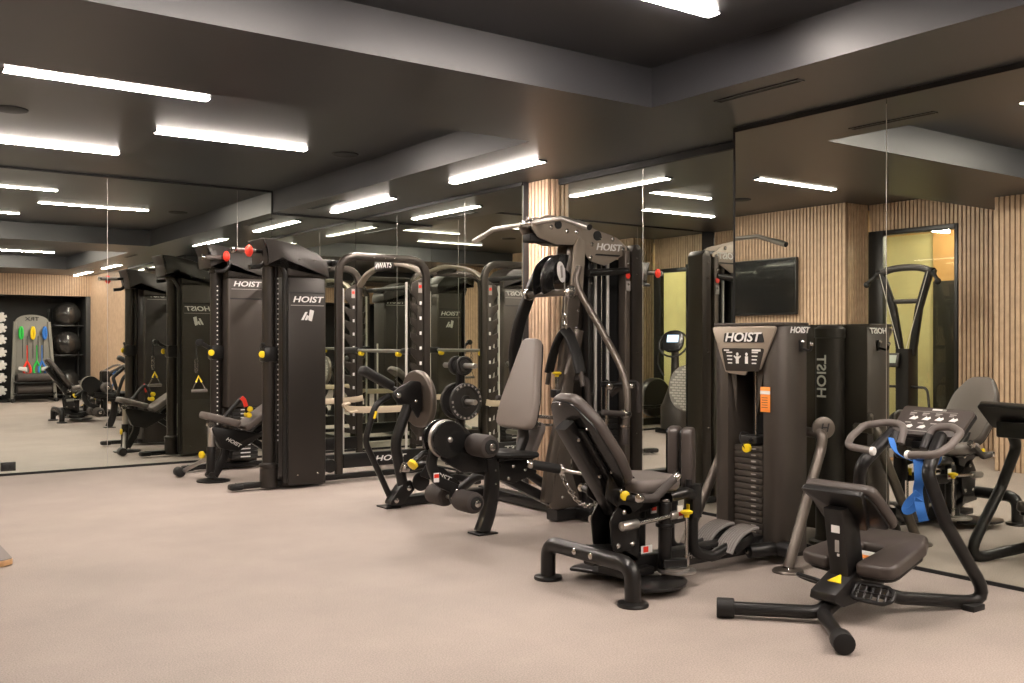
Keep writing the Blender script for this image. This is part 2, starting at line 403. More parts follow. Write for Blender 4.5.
# ------------------------------------------------------------------ ceiling fittings
LIGHTS = [
 ((0.98, 6.72), (2.24, 6.72), ZC, 'long white light strip highest at the upper left of the raised ceiling'),
 ((2.25, 8.00), (3.52, 8.00), ZC, 'white light strip in the middle of the raised ceiling, ending near a round speaker'),
 ((0.98, 9.12), (2.24, 9.12), ZC, 'white light strip of the raised ceiling closest to the back mirror, at the left edge'),
 ((4.71, 6.17), (4.71, 7.49), ZS, 'white light strip in the dropped ceiling in front of the slatted timber column'),
 ((4.71, 8.60), (4.71, 9.95), ZS, 'white light strip in the dropped ceiling above the rack near the corner'),
 ((2.50, 3.48), (3.75, 3.48), ZC, 'light strip cut by the top edge of the picture in the nearer raised ceiling'),
 ((1.00, 3.48), (2.25, 3.48), ZC, 'added unseen light strip just left of the one cut by the top picture edge'),  # extra strip out of view, added to brighten the slatted pier
 ((2.50, 0.92), (3.75, 0.92), ZC, 'light strip overhead behind the camera, right of centre'),
 ((4.71, -1.90), (4.71, -0.40), ZS, 'light strip in the dropped ceiling near the exercise ball rack'),
 ((4.71, 0.55), (4.71, 1.85), ZS, 'light strip in the dropped ceiling past the right edge of view'),
 ((0.60, -1.20), (1.90, -1.20), ZS, 'added unseen light strip in front of the dark storage niche behind the camera'),  # unseen strip, added only to help light the room
]
for a, c, z, lb in LIGHTS:
    a = V((*a, z)); c = V((*c, z)); d = (c-a).normalized(); n = V((-d.y, d.x, 0))
    t = thing('ceiling_light', lb, 'ceiling light', (a+c)/2, 'linear ceiling lights')
    b = B(); rot = Matrix((d, n, V((0, 0, 1)))).transposed(); L = (c-a).length
    for sx in (-1, 1): b.box((a+c)/2-V((0, 0, 0.008))+d*sx*(L/2+0.004), (0.004, 0.09, 0.016), 0.0005, rot)
    b.box((a+c)/2-V((0, 0, 0.002)), (L, 0.09, 0.004), 0, rot); finish(b, 'housing', 'soffit', t)
    b = B(); b.box((a+c)/2-V((0, 0, 0.0095)), (L, 0.07, 0.011), 0.005, rot); finish(b, 'diffuser', 'strip', t)
for x, y, lb in ((1.19, 7.85, 'round black ceiling speaker at the left edge of the raised ceiling'), (3.9, 8.0, 'round black ceiling speaker right of the middle light strip')):
    b = B(); b.lathe([(0.0, -0.012), (0.10, -0.012), (0.115, -0.008), (0.118, 0)], (x, y, ZC)); tag(finish(b, 'ceiling_speaker', 'slot', None, V((x, y, ZC))), lb, 'speaker', 'ceiling speakers')
for y0, y1, lb in ((3.45, 4.06, 'slim black slot air vent in the dropped ceiling above the thigh machine'), (9.1, 9.9, 'slim black slot air vent in the dropped ceiling near the back corner')):
    x = 4.41; t = thing('slot_vent', lb, 'air vent', (x, (y0+y1)/2, ZS), 'ceiling slot vents')
    b = B(); b.bb((x-0.03, y0, ZS-0.006), (x-0.02, y1, ZS)); b.bb((x+0.02, y0, ZS-0.006), (x+0.03, y1, ZS)); b.bb((x-0.02, y0, ZS-0.006), (x+0.02, y0+0.01, ZS)); b.bb((x-0.02, y1-0.01, ZS-0.006), (x+0.02, y1, ZS)); finish(b, 'frame', 'soffit', t)
    b = B(); b.bb((x-0.02, y0+0.01, ZS-0.003), (x+0.02, y1-0.01, ZS)); finish(b, 'grille', 'slot', t)
def outlet():
    t = thing('power_outlet', 'black double power outlet low on the left end of the back mirror', 'power outlet', (1.56, YB, 0.09))
    b = B(); b.box((1.56, YB-0.006, 0.088), (0.13, 0.012, 0.085), 0.004); finish(b, 'cover_plate', 'frame_black', t)
    for dx in (-0.03, 0.03):
        b = B(); b.box((1.56+dx, YB-0.013, 0.088), (0.04, 0.006, 0.05), 0.003); finish(b, 'socket', 'niche', t)
outlet()

# ------------------------------------------------------------------ inner / outer thigh machine with its weight tower
def thigh_machine():
    yc = 3.87
    r = thing('thigh_machine', 'inner and outer thigh machine with reclined brown backrest, arched foot and dark weight stack tower', 'gym machine', (4.0, yc, 0))
    # arched front foot
    b = B(); b.tube([(3.25, 4.205, 0.02), (3.25, 4.205, 0.195), (3.25, 3.535, 0.195), (3.25, 3.535, 0.02)], 0.041, 0.15, 18)
    for y in (4.205, 3.535): b.lathe([(0.075, 0), (0.078, 0.008), (0.074, 0.018), (0.045, 0.024)], (3.25, y, 0))
    b.m(1)
    for y in (3.93, 3.80): b.lathe([(0.017, 0), (0.017, 0.01), (0.01, 0.016), (0, 0.017)], (3.213, y, 0.20), (-1, 0, 0.1), 12)
    finish(b, 'front_foot', ['black_metal', 'chrome'], r)
    # spine and lower frame
    b = B(); b.rtube([(3.26, yc, 0.185), (3.42, yc, 0.17), (3.55, yc, 0.10), (4.55, yc, 0.10)], 0.09, 0.10, (0, 1, 0), 0.08)
    b.rtube([(3.50, yc, 0.13), (3.50, yc, 0.40), (3.44, yc, 0.50)], 0.09, 0.14, (0, 1, 0), 0.05)
    b.rtube([(3.50, yc, 0.40), (3.78, yc, 0.45)], 0.08, 0.08, (0, 1, 0))
    b.bb((3.40, yc-0.10, 0.06), (3.62, yc+0.10, 0.10), 0.005)
    finish(b, 'base_frame', ['black_metal', 'chrome'], r)
    # cam plates beside the spine, with bolts
    for s in (-1, 1):
        b = B(); y = yc+s*0.075
        b.prism(rpoly([(-0.07, -0.10), (0.09, -0.10), (0.10, 0.03), (0.05, 0.13), (-0.03, 0.15), (-0.09, 0.06)], 0.04), 0.012, (3.42, y, 0.30), (1, 0, 0), (0, 0, 1), 0.003)
        b.prism(rpoly([(-0.10, -0.02), (0.06, -0.12), (0.16, -0.08), (0.16, 0.02), (0.02, 0.14), (-0.08, 0.12)], 0.03), 0.012, (3.40, y, 0.50), (1, 0, 0), (0, 0, 1), 0.003)
        b.m(1)
        for dx, dz in ((-0.04, -0.07), (0.06, -0.07), (0.0, 0.10), (-0.02, 0.21), (0.07, 0.17), (0.10, 0.22)): b.bolt((3.42+dx, y+s*0.006, 0.30+dz), (0, s, 0), 0.014)
        finish(b, 'pivot_plate', ['black_metal', 'chrome'], r)
    for k, y in enumerate((3.74, 3.98)):
        b = B(); b.cyl((3.36, y, 0.34), (3.47, y, 0.345), 0.024, 0.004); b.m(1).cyl((3.46, y, 0.345), (3.72, y, 0.36), 0.013); b.m(0).cyl((3.70, y, 0.36), (3.75, y, 0.362), 0.022, 0.004)
        finish(b, 'damper', ['steel', 'chrome'], r)
    b = B(); b.cyl((3.40, 3.72, 0.50), (3.40, 3.78, 0.50), 0.012); b.m(1).lathe([(0.0, 0), (0.02, 0), (0.024, 0.006), (0.026, 0.020), (0.018, 0.026), (0, 0.028)], (3.37, 3.735, 0.50), (-0.25, -1, 0), 10)
    finish(b, 'seat_adjuster_knob', ['chrome', 'yellow'], r)['label'] = 'yellow knob'
    b = B(); b.bb((3.56, yc-0.062, 0.165), (3.64, yc-0.06, 0.205), 0); b.m(1).bb((3.575, yc-0.0635, 0.17), (3.61, yc-0.0615, 0.20), 0); finish(b, 'warning_sticker', ['white', 'red'], r)
    # backrest: long tapered pad leaning back
    lean = V((-0.335, 0, 0.47)).normalized(); nrm = V((lean.z, 0, -lean.x)); o = V((3.262, yc, 0.772))
    out = rpoly([(x*1.02, y*0.90) for x, y in [(-0.155, -0.31), (0.155, -0.31), (0.185, -0.10), (0.165, 0.16), (0.085, 0.325), (-0.085, 0.325), (-0.165, 0.16), (-0.185, -0.10)]], [0.1, 0.1, 0.2, 0.2, 0.09, 0.09, 0.2, 0.2])
    bk = bpy.data.objects.new('backrest', None)
    b = B(); b.prism(out, 0.065, o, (0, 1, 0), lean, 0.022, 3); b.m(1).prism([(x*0.9, y*0.95) for x, y in out], 0.006, o+nrm*0.0305, (0, 1, 0), lean, 0.002); bk = finish(b, 'backrest', ['vinyl', 'grey_vinyl'], r)
    b = B(); b.prism([(x*0.95, y*0.96) for x, y in out], 0.012, o-nrm*0.036, (0, 1, 0), lean, 0.004)
    b.m(1)
    for dx, dy in ((0.10, 0.12), (-0.10, 0.12), (0.1, -0.16), (-0.1, -0.16), (0, 0.27), (0, -0.27)): b.bolt(o-nrm*0.042+V((0, dx, 0))+lean*dy, -nrm, 0.007)
    finish(b, 'backing_board', ['gloss_black', 'chrome'], bk)
    b = B(); p1 = o-nrm*0.085
    b.rtube([p1+lean*0.17, p1-lean*0.40], 0.09, 0.075, (0, 1, 0)); b.box(p1-lean*0.05+nrm*0.03, (0.02, 0.17, 0.34), 0.004, Matrix((nrm, V((0, 1, 0)), lean)).transposed())
    b.m(1)
    for d in (0.08, -0.16): b.bolt(p1+lean*d+V((0.0, -0.046, 0)), (0, -1, 0), 0.012)
    finish(b, 'backrest_support', ['black_metal', 'chrome'], r)
    # seat and side handles
    b = B(); b.prism(rpoly([(-0.17, -0.18), (0.10, -0.20), (0.20, -0.11), (0.20, 0.11), (0.10, 0.20), (-0.17, 0.18)], [0.05, 0.08, 0.09, 0.09, 0.08, 0.05]), 0.07, (3.60, yc, 0.535), (1, 0, 0), (0, 1, 0), 0.025, 3); s = finish(b, 'seat', 'grey_vinyl', r)
    b = B(); b.prism(rpoly([(-0.15, -0.15), (0.12, -0.16), (0.2, 0), (0.12, 0.16), (-0.15, 0.15)], 0.04), 0.015, (3.60, yc, 0.494), (1, 0, 0), (0, 1, 0), 0.003); finish(b, 'backing_board', 'gloss_black', s)
    for s in (-1, 1):
        b = B(); y = yc+s*0.225
        b.tube([(3.38, yc+s*0.10, 0.48), (3.38, y, 0.495), (3.50, y, 0.485), (3.66, y, 0.585)], 0.0165, 0.06)
        b.m(1).tube([(3.41, y, 0.493), (3.50, y, 0.485), (3.64, y, 0.5725)], 0.022, 0.05)
        b.m(2).cyl((3.635, y, 0.569), (3.67, y, 0.591), 0.023, 0.005); b.cyl((3.38, y-0.005, 0.494), (3.41, y, 0.493), 0.021, 0.004)
        finish(b, 'side_handle', ['black_metal', 'foam', 'chrome'], r)
    # pivot posts with angle selector discs
    for s in (-1, 1):
        y = yc+s*0.10
        b = B(); b.cyl((3.77, y, 0.06), (3.77, y, 0.43), 0.036, 0.006); b.cyl((3.77, y, 0.30), (3.77, y, 0.32), 0.05, 0.004)
        b.m(1).cyl((3.77, y, 0.43), (3.77, y, 0.45), 0.026, 0.006)
        pp = finish(b, 'pivot_post', ['black_metal', 'chrome'], r); pp.location.x -= 0.075
        b = B(); b.m(0).bb((3.75, y-0.037-0.002, 0.34), (3.79, y-0.034, 0.41)); b.m(1).bb((3.753, y-0.041, 0.355), (3.787, y-0.038, 0.375)); finish(b, 'post_sticker', ['white', 'red'], pp)
        # sector plate on the floor side and selector disc
        b = B(); pts = [(0.02, 0)]+[(0.27*math.cos(math.radians(a)), 0.27*math.sin(math.radians(a))) for a in range(-70, 75, 10)]
        b.prism(rpoly([(-0.05, -0.05)]+[(0.23*math.cos(math.radians(a)), 0.23*math.sin(math.radians(a))) for a in range(-60, 70, 10)]+[(-0.05, 0.05)], 0.01, 1), 0.016, (3.59, y+s*0.02, 0.045), (0.3, s*0.95, 0), (-s*0.95, 0.3, 0), 0.004)
        finish(b, 'sector_plate', 'black_metal', r).location.x -= 0.075
        b = B(); b.lathe([(0, 0), (0.10, 0), (0.10, 0.010), (0.065, 0.012), (0.065, 0.024), (0, 0.024)], (3.80, y+s*0.06, 0.07), seg=32); b.m(1).box((3.79, y+s*0.05, 0.115), (0.13, 0.05, 0.045), 0.006, Matrix.Rotation(0.5*s, 3, 'Z'))
        finish(b, 'selector_disc', ['steel', 'black_metal'], r).location.x -= 0.075
        b = B(); q = V((3.86, y+s*0.07, 0))
        b.cyl(q+V((0, 0, 0.09)), q+V((0, 0, 0.35)), 0.0085); b.cyl(q+V((0, 0, 0.10)), q+V((0, 0, 0.15)), 0.015, 0.003)
        b.m(1).lathe([(0, 0), (0.014, 0), (0.016, 0.015), (0.032, 0.022), (0.034, 0.032), (0.02, 0.038), (0, 0.038)], q+V((0, 0, 0.35)), (0, 0, 1), 12)
        pn = finish(b, 'pop_pin', ['chrome', 'yellow'], r); pn['label'] = 'chrome pin with yellow knob'; pn.location.x -= 0.075
        # leg arm : horizontal arm, upright, lower J-bar with foot plate
        a = B(); ya = yc+0.03+s*0.09
        a.rtube([(3.77, y, 0.335), (3.93, ya, 0.335)], 0.06, 0.055, (0, 0, 1))
        a.tube([(3.80, y, 0.455), (3.90, y-0.02, 0.47), (4.02, ya, 0.44)], 0.032, 0.05)
        a.rtube([(4.02, ya, 0.50), (4.02, ya, 0.32)], 0.075, 0.075, (1, 0, 0))
        a.tube([(4.02, ya, 0.34), (4.02, ya, 0.13), (4.14, ya-0.02, 0.09), (4.27, ya-0.03, 0.13)], 0.030, 0.08)
        a.cyl((3.99, ya, 0.46), (3.99, ya, 0.53), 0.02)
        a.m(1).bb((3.95, ya-0.04, 0.35), (3.955, ya-0.02, 0.40))
        finish(a, 'leg_arm', ['black_metal', 'yellow'], r).location.x -= 0.075
        # thigh pad
        yp = yc+0.035+s*0.052
        b = B(); c = V((3.955, yp, 0.64)); U = V((0.83, 0.56, 0)); b.prism(rrect(0.13, 0.335, 0.04), 0.062, c, U, (0, 0, 1), 0.016, 3)
        b.m(1).prism(rrect(0.11, 0.31, 0.03), 0.012, c+V((-0.56, 0.83, 0))*0.034*1.0, U, (0, 0, 1), 0.003)
        b.m(2).bolt(c+V((-0.56, 0.83, 0))*0.038+V((0, 0, -0.1)), (-0.56, 0.83, 0), 0.009)
        finish(b, 'thigh_pad', ['vinyl', 'gloss_black', 'chrome'], r)
        # ribbed foot plate
        cF = V((4.26, ya-0.03, 0.185)); Uf = V((0.90, 0, 0.32)).normalized(); Nf = V((-0.32, 0, 0.9)).normalized()
        b = B(); rot = Matrix((Uf, V((0, 1, 0)), Nf)).transposed()
        prof = [(-0.125, -0.04), (-0.075, -0.004), (0.0, 0.016), (0.075, 0.012), (0.125, -0.004)]
        path = spline([cF+Uf*p+Nf*q for p, q in prof], 5)
        b.sweep(path, rrect(0.018, 0.13, 0.007, 2), up=Nf)
        b.m(1)
        for k in range(7):
            yy = -0.051+k*0.017; b.sweep([p+V((0, yy, 0))+Nf*0.0105 for p in path], rrect(0.005, 0.007, 0.002, 1), up=Nf)
        b.m(2).box(cF-Nf*0.045+V((0.02, 0, 0)), (0.17, 0.07, 0.06), 0.01, rot)
        finish(b, 'foot_plate', ['tread_line', 'grey_vinyl', 'black_metal'], r)
    # weight tower -------------------------------------------------
    t = B(); z0, z1 = 0.06, 1.375
    R = [(4.565, 3.825), (4.515, 3.80), (4.505, 3.76), (4.515, 3.715), (4.54, 3.685), (4.58, 3.672), (4.74, 3.672), (4.765, 3.69), (4.765, 3.825)]
    ym = 3.935
    def foot(P): return P
    L = [(x, 2*ym-y) for x, y in R][::-1]
    for P in (R, L):
        # the inner front edge flares towards the top: opening is wider low down
        t.prism(P, z1-z0, (0, 0, (z0+z1)/2), (1, 0, 0), (0, 1, 0), 0.004)
    t.bb((4.74, 3.80, z0), (4.765, 4.07, z1)); t.bb((4.52, 3.80, z1-0.05), (4.76, 4.07, z1), 0.006)
    t.prism(rpoly([(4.50, 3.70), (4.54, 3.668), (4.765, 3.668), (4.765, 4.202), (4.54, 4.202), (4.50, 4.17)], 0.012), 0.018, (0, 0, z1+0.006), (1, 0, 0), (0, 1, 0), 0.004)
    tw = finish(t, 'tower_shroud', ['tower_brown', 'black_metal'], r)
    b = B(); b.bb((4.56, 3.82, z0+0.02), (4.74, 4.05, z0+0.05)); b.bb((4.715, 3.81, z0), (4.738, 4.06, z1-0.06)); finish(b, 'inner_back', 'slot', tw)
    b = B()
    for s in (-1, 1): b.prism([(-0.03*s, 0.17), (0.03*s, 0.17), (-0.03*s, -0.17)][::s], 0.014, (4.535, ym+s*(-0.11), 1.02), (0, -1, 0), (0, 0, 1), 0.002)
    finish(b, 'tower_fillet', 'tower_brown', tw)
    b = B(); b.lathe([(0.0, 0.0), (0.13, 0.0), (0.13, 0.02), (0.095, 0.03), (0.088, 0.06), (0.088, 1.30), (0.095, 1.305), (0.095, 1.36), (0.07, 1.38), (0, 1.385)], (4.845, ym-0.03, 0), seg=36)
    rc = finish(b, 'rear_column', 'shroud', r)
    lettering(rc, 'HOIST', 0.095, (4.936, ym-0.03, 1.06), (0, 0, 1), (0, -1, 0), 'white', 0.001, bold=0.01)
    # instruction placard
    pl = B(); P = [(-0.245, 0.155), (0.255, 0.155), (0.13, -0.10), (0.04, -0.10), (0.02, -0.135), (-0.10, -0.125), (-0.135, -0.115)]
    pl.prism(rpoly(P, [0.02, 0.02, 0.012, 0.01, 0.01, 0.01, 0.012]), 0.016, (4.497, ym, 1.215), (0, -1, 0), (0, 0, 1), 0.004)
    p = finish(pl, 'instruction_placard', 'bronze', r); p['label'] = 'grey-brown funnel-shaped placard'
    X0 = 4.487
    b = B(); b.prism(rpoly([(-0.145, -0.025), (0.165, -0.025), (0.15, 0.03), (-0.135, 0.03)], 0.008), 0.004, (X0, ym, 1.30), (0, -1, 0), (0, 0, 1)); finish(b, 'logo_plate', 'slot', p)
    lettering(p, 'HOIST', 0.075, (X0-0.003, ym, 1.303), (0, -1, 0), (0, 0, 1), 'white', 0.002, sx=1.25, **HO)
    b = B(); b.prism(rpoly([(-0.16, 0.055), (0.165, 0.055), (0.125, -0.08), (-0.125, -0.08)], 0.012), 0.003, (X0, ym, 1.185), (0, -1, 0), (0, 0, 1))
    b.m(1)
    for k in range(4):
        z = 1.212-k*0.021; w = 0.045-0.004*k
        b.bb((X0-0.003, ym+0.075, z), (X0-0.001, ym+0.075+w, z+0.007)); b.bb((X0-0.003, ym-0.075-w, z), (X0-0.001, ym-0.075, z+0.007))
    b.bb((X0-0.003, ym-0.14, 1.222), (X0-0.001, ym-0.075, 1.234)); b.bb((X0-0.003, ym+0.10, 1.224), (X0-0.001, ym+0.14, 1.232))
    for yy, ar in ((0.035, 1), (-0.035, 0)):
        b.prism(ellipse(0.009, 0.010, 14), 0.003, (X0-0.002, ym+yy, 1.205), (0, -1, 0), (0, 0, 1)); b.bb((X0-0.003, ym+yy-0.011, 1.15), (X0-0.001, ym+yy+0.011, 1.193))
        if ar: b.prism([(-0.028, 0.012), (0, -0.012), (0.028, 0.012), (0.024, 0.018), (0, 0), (-0.024, 0.018)], 0.003, (X0-0.002, ym+yy, 1.18), (0, -1, 0), (0, 0, 1))
    finish(b, 'instruction_print', ['shroud', 'white'], p)
    sd = tw
    lettering(sd, 'HOIST', 0.05, (4.675, 3.669, 1.345), (1, 0, 0), (0, 0, 1), 'white', 0.001, sx=1.2, **HO)
    b = B(); b.box((4.685, 3.664, 1.255), (0.03, 0.012, 0.07), 0.005); b.tube([(4.685, 3.66, 1.24), (4.685, 3.60, 1.225), (4.685, 3.595, 1.26)], 0.008, 0.02); b.m(1).sph((4.685, 3.595, 1.265), 0.013); b.sph((4.685, 3.655, 1.28), 0.012)
    finish(b, 'towel_hook', ['black_metal', 'chrome'], r)
    b = B(); b.box((4.502, 3.775, 0.945), (0.003, 0.07, 0.145), 0.001); b.m(1).box((4.5005, 3.775, 0.985), (0.003, 0.07, 0.02)); b.m(2)
    for k in range(5): b.box((4.5003, 3.778, 0.955-k*0.014), (0.003, 0.045-0.004*(k % 2), 0.003))
    finish(b, 'warning_label', ['orange', 'white', 'vinyl'], r)['label'] = 'orange warning label'
    # weight stack with plates as sub-parts
    b = B(); b.cyl((4.61, ym, 0.66), (4.61, ym, 1.33), 0.008); b.m(1).box((4.62, ym+0.01, 0.695), (0.14, 0.13, 0.05), 0.006)
    b.m(2).cyl((4.55, ym-0.015, 0.70), (4.52, ym-0.015, 0.685), 0.010); st = finish(b, 'weight_stack', ['chrome', 'iron', 'black_metal'], r)
    proto = None
    for k in range(15):
        z = 0.105+k*0.0375
        if proto is None:
            b = B(); b.box((4.62, ym, z+0.0165), (0.16, 0.215, 0.033), 0.004); b.m(1).box((4.5395, ym-0.04, z+0.017), (0.002, 0.035, 0.008)); b.m(2).cyl((4.541, ym-0.075, z+0.016), (4.538, ym-0.075, z+0.016), 0.006)
            proto = finish(b, 'stack_plate', ['tower_brown', 'grey_print', 'slot'], st)
        else:
            c = proto.copy(); COL.objects.link(c); c.location.z += 0.0375*k
    b = B(); b.cyl((4.545, ym-0.01, 0.655), (4.505, ym-0.01, 0.652), 0.009); b.m(1).lathe([(0, 0), (0.02, 0), (0.026, 0.006), (0.024, 0.03), (0, 0.034)], (4.53, ym-0.01, 0.652), (-1, -0.2, -0.1)); b.m(2).tube(spline([(4.50, ym-0.01, 0.65), (4.49, ym+0.02, 0.70), (4.52, ym+0.03, 0.74), (4.55, ym+0.0, 0.73)]), 0.004)
    finish(b, 'selector_pin', ['chrome', 'yellow', 'rubber'], r)['label'] = 'yellow selector pin'
    # slanted struts each side of the tower
    for s, y0, y1 in ((-1, 3.555, 3.60), (1, 4.355, 4.31)):
        b = B(); b.tube([(4.43, y0, 0.02), (4.78, y1, 0.66), (4.80, y1, 0.745), (4.82, y1-s*0.14, 0.745)], 0.030, 0.11, 18)
        b.lathe([(0.085, 0), (0.088, 0.006), (0.08, 0.016), (0.03, 0.022)], (4.43, y0, 0)); b.m(1).bolt((4.40, y0-0.03, 0.018), (0, 0, 1), 0.01)
        finish(b, 'tower_strut', ['bronze_dark', 'chrome'], r)
    b = B(); n = V((-0.55, -0.83, 0)).normalized(); c = V((4.83, 3.62, 0.775))
    b.lathe([(0, -0.02), (0.06, -0.02), (0.065, -0.012), (0.065, 0.008), (0.055, 0.014), (0, 0.014)], c, n, 32)
    cap = finish(b, 'round_cap', 'bronze_dark', r)
    lettering(cap, 'H', 0.07, c+n*0.015, (0.83, -0.55, 0), (0, 0, 1), 'slot', 0.001, bold=0.006, shear=0.2)
    b = B(); b.cyl((4.55, 3.62, 0.09), (4.55, 4.30, 0.09), 0.045, 0.01); b.cyl((4.36, 3.78, 0.085), (4.56, 3.72, 0.09), 0.04, 0.008); b.m(1).bolt((4.36, 3.78, 0.085), (-1, 0.3, 0), 0.016); b.bolt((4.62, 3.665, 0.12), (0, -1, 0), 0.014)
    b.m(0).rtube([(4.10, 3.87, 0.09), (4.56, 3.95, 0.09)], 0.08, 0.12, (0, 0, 1)); finish(b, 'tower_base', ['black_metal', 'chrome'], r)
    lettering(r, 'HOIST', 0.045, (3.98, yc-0.052, 0.105), (1, 0, 0), (0, 0, 1), 'grey_print', 0.001, **HO)
    return r
thigh_machine()

# ------------------------------------------------------------------ low stretching machine in front
def stretch_machine():
    yc = 2.82
    r = thing('stretch_machine', 'low black stretching machine with looped grips and split seat in the right foreground', 'stretching machine', (3.95, yc, 0))
    for s in (-1, 1):
        b = B(); e = V((3.47, yc+s*0.31, 0.046)); k = V((3.74, yc+s*0.012, 0.048)); d = (e-k).normalized()
        b.tube([(3.93, yc+s*0.01, 0.12), k, e], 0.031, 0.09, 18)
        b.m(1).cyl(e-d*0.03, e+d*0.05, 0.046, 0.006)
        finish(b, 'front_foot', ['black_metal', 'rubber'], r)
    # hub
    b = B(); b.prism(rpoly([(-0.13, -0.05), (0.16, -0.03), (0.17, 0.09), (-0.03, 0.10), (-0.19, 0.015), (-0.20, -0.02)], 0.010), 0.14, (3.95, yc, 0.125), (1, 0, 0), (0, 0, 1), 0.006)
    h = finish(b, 'hub', 'black_metal', r)
    b = B(); U = V((0, -1, 0)); W = V((0.16, 0, 0.085)).normalized(); b.prism([(-0.036, -0.025), (0.036, -0.025), (0, 0.036)], 0.004, V((3.85, yc-0.01, 0.1875))+V((-0.47, 0, 0.88))*0.002, U, W); finish(b, 'warning_triangle', 'yellow', h)['label'] = 'yellow warning triangle'
    # column
    b = B(); b.rtube([(3.945, yc, 0.16), (3.885, yc, 0.52)], 0.125, 0.105, (1, 0, 0), 0, 0.012)
    c = finish(b, 'column', 'black_metal', r)
    b = B(); b.box((3.8365, yc-0.01, 0.42), (0.002, 0.045, 0.035), 0); b.m(1).box((3.848, yc-0.01, 0.35), (0.002, 0.022, 0.075)); b.m(0).box((3.857, yc-0.01, 0.298), (0.002, 0.012, 0.012)); finish(b, 'care_label', ['white', 'grey_print'], c)
    # shin pad
    U = V((0, -1, 0)); W = V((0.70, 0, -0.71)).normalized(); N = U.cross(W)
    o = V((3.955, yc, 0.53))
    out = rpoly([(-0.19, -0.13), (0.19, -0.13), (0.20, 0.14), (-0.20, 0.14)], 0.05)
    b = B(); b.prism(out, 0.05, o, U, W, 0.018, 3); sp = finish(b, 'shin_pad', 'vinyl', r)
    sgn = -1 if N.x > 0 else 1
    b = B(); b.prism([(x*0.9, y*0.9) for x, y in out], 0.012, o+N*sgn*0.031, U, W, 0.004)
    b.prism(rpoly([(-0.17, -0.15), (0.17, -0.15), (0.07, 0.12), (-0.07, 0.12)], 0.02), 0.03, o+N*sgn*0.05, U, W, 0.006); finish(b, 'pad_mount', 'black_metal', sp)
    # split U shaped seat
    for s in (-1, 1): pass
    out = rpoly([(-0.20, -0.26), (0.16, -0.20), (0.28, -0.14), (0.28, 0.14), (0.16, 0.20), (-0.20, 0.26), (-0.22, 0.07), (0.04, 0.06), (0.04, -0.06), (-0.22, -0.07)], [0.07, 0.06, 0.06, 0.06, 0.06, 0.07, 0.03, 0.03, 0.03, 0.03])
    Us = V((0.985, 0, 0.17)).normalized()
    b = B(); b.prism(out, 0.065, (4.105, yc, 0.275), Us, (0, 1, 0), 0.02, 3); st = finish(b, 'seat', 'vinyl', r)
    b = B(); b.prism([(x*0.9+0.005, y*0.92) for x, y in out], 0.02, (4.11, yc, 0.234), Us, (0, 1, 0), 0.004); b.rtube([(3.95, yc, 0.15), (4.20, yc, 0.235)], 0.07, 0.05, (0, 1, 0)); finish(b, 'seat_pan', 'black_metal', st)
    b = B(); b.box((4.065, yc, 0.270), (0.10, 0.10, 0.004), 0, Matrix.Rotation(-0.17, 3, 'Y')); b.m(1).box((4.04, yc, 0.269), (0.035, 0.085, 0.004), 0, Matrix.Rotation(-0.17, 3, 'Y')); finish(b, 'seat_sticker', ['white', 'orange'], st)
    # foot rests: little open grates
    for s in (-1, 1):
        b = B(); o = V((3.90, yc+s*0.165, 0.145)); U = V((0.25, s, -0.03)).normalized(); W = V((1, -0.2*s, 0.95 if s < 0 else -0.5))
        W = (W-U*W.dot(U)).normalized()
        ring = [(-0.09, -0.042), (0.055, -0.045), (0.09, -0.02), (0.09, 0.02), (0.055, 0.045), (-0.09, 0.042)]
        pts = [o+U*x+W*y for x, y in rpoly(ring, 0.03)]
        b.tube(pts, 0.010, seg=8, closed=True)
        for k in range(5): x = -0.07+k*0.032; b.tube([o+U*x-W*0.043, o+U*x+W*0.043], 0.005, seg=6)
        b.tube([o-U*0.09, o+U*0.09], 0.006, seg=6)
        finish(b, 'foot_grate', 'black_metal', r)
    # side frames and base blocks
    for s in (-1, 1):
        b = B(); y = yc+s*0.29
        b.tube([(3.97, yc+s*0.05, 0.125), (4.10, yc+s*0.11, 0.115), (4.52, y, 0.062), (4.53, y, 0.11), (4.30, yc+s*0.175, 0.44), (4.215, yc+s*0.125, 0.70), (4.26, yc+s*0.115, 0.80)] if False else
                    [(4.02, yc+s*0.05, 0.13), (4.18, yc+s*0.12, 0.075), (4.67, y, 0.012), (4.36, yc+s*0.24, 0.42), (4.30, yc+s*0.18, 0.66), (4.50, yc+s*0.13, 0.82)], 0.031, 0.075, 18)
        b.m(1).box((4.525, y-s*0.008, 0.013), (0.10, 0.06, 0.030), 0.005)
        finish(b, 'side_frame', ['black_metal', 'rubber'], r)
    # console
    W = V((0.70, 0, 0.60)).normalized(); U = V((0, -1, 0)); o = V((4.625, yc, 0.87)); N = U.cross(W)
    if N.z < 0: N = -N
    b = B(); P = rpoly([(-0.18, -0.10), (0.19, -0.10), (0.20, 0.09), (-0.19, 0.105)], 0.02)
    b.prism(P, 0.02, o, U, W, 0.004); cs = finish(b, 'console', 'vinyl', r)
    b = B(); b.prism([(x*1.02, y) for x, y in P], 0.02, o-N*0.02, U, W, 0.004); b.box(o-N*0.06-W*0.06, (0.10, 0.22, 0.09), 0.01); b.box(o-N*0.05-W*0.115, (0.05, 0.12, 0.04), 0.006); finish(b, 'console_back', 'black_metal', cs)
    b = B(); b.m(0); rot = Matrix((U, W, U.cross(W))).transposed()
    f = o+N*0.0108
    def dec(x, y, w, h, i=0): b.m(i).box(f+U*x+W*y, (w, h, 0.001), 0, rot)
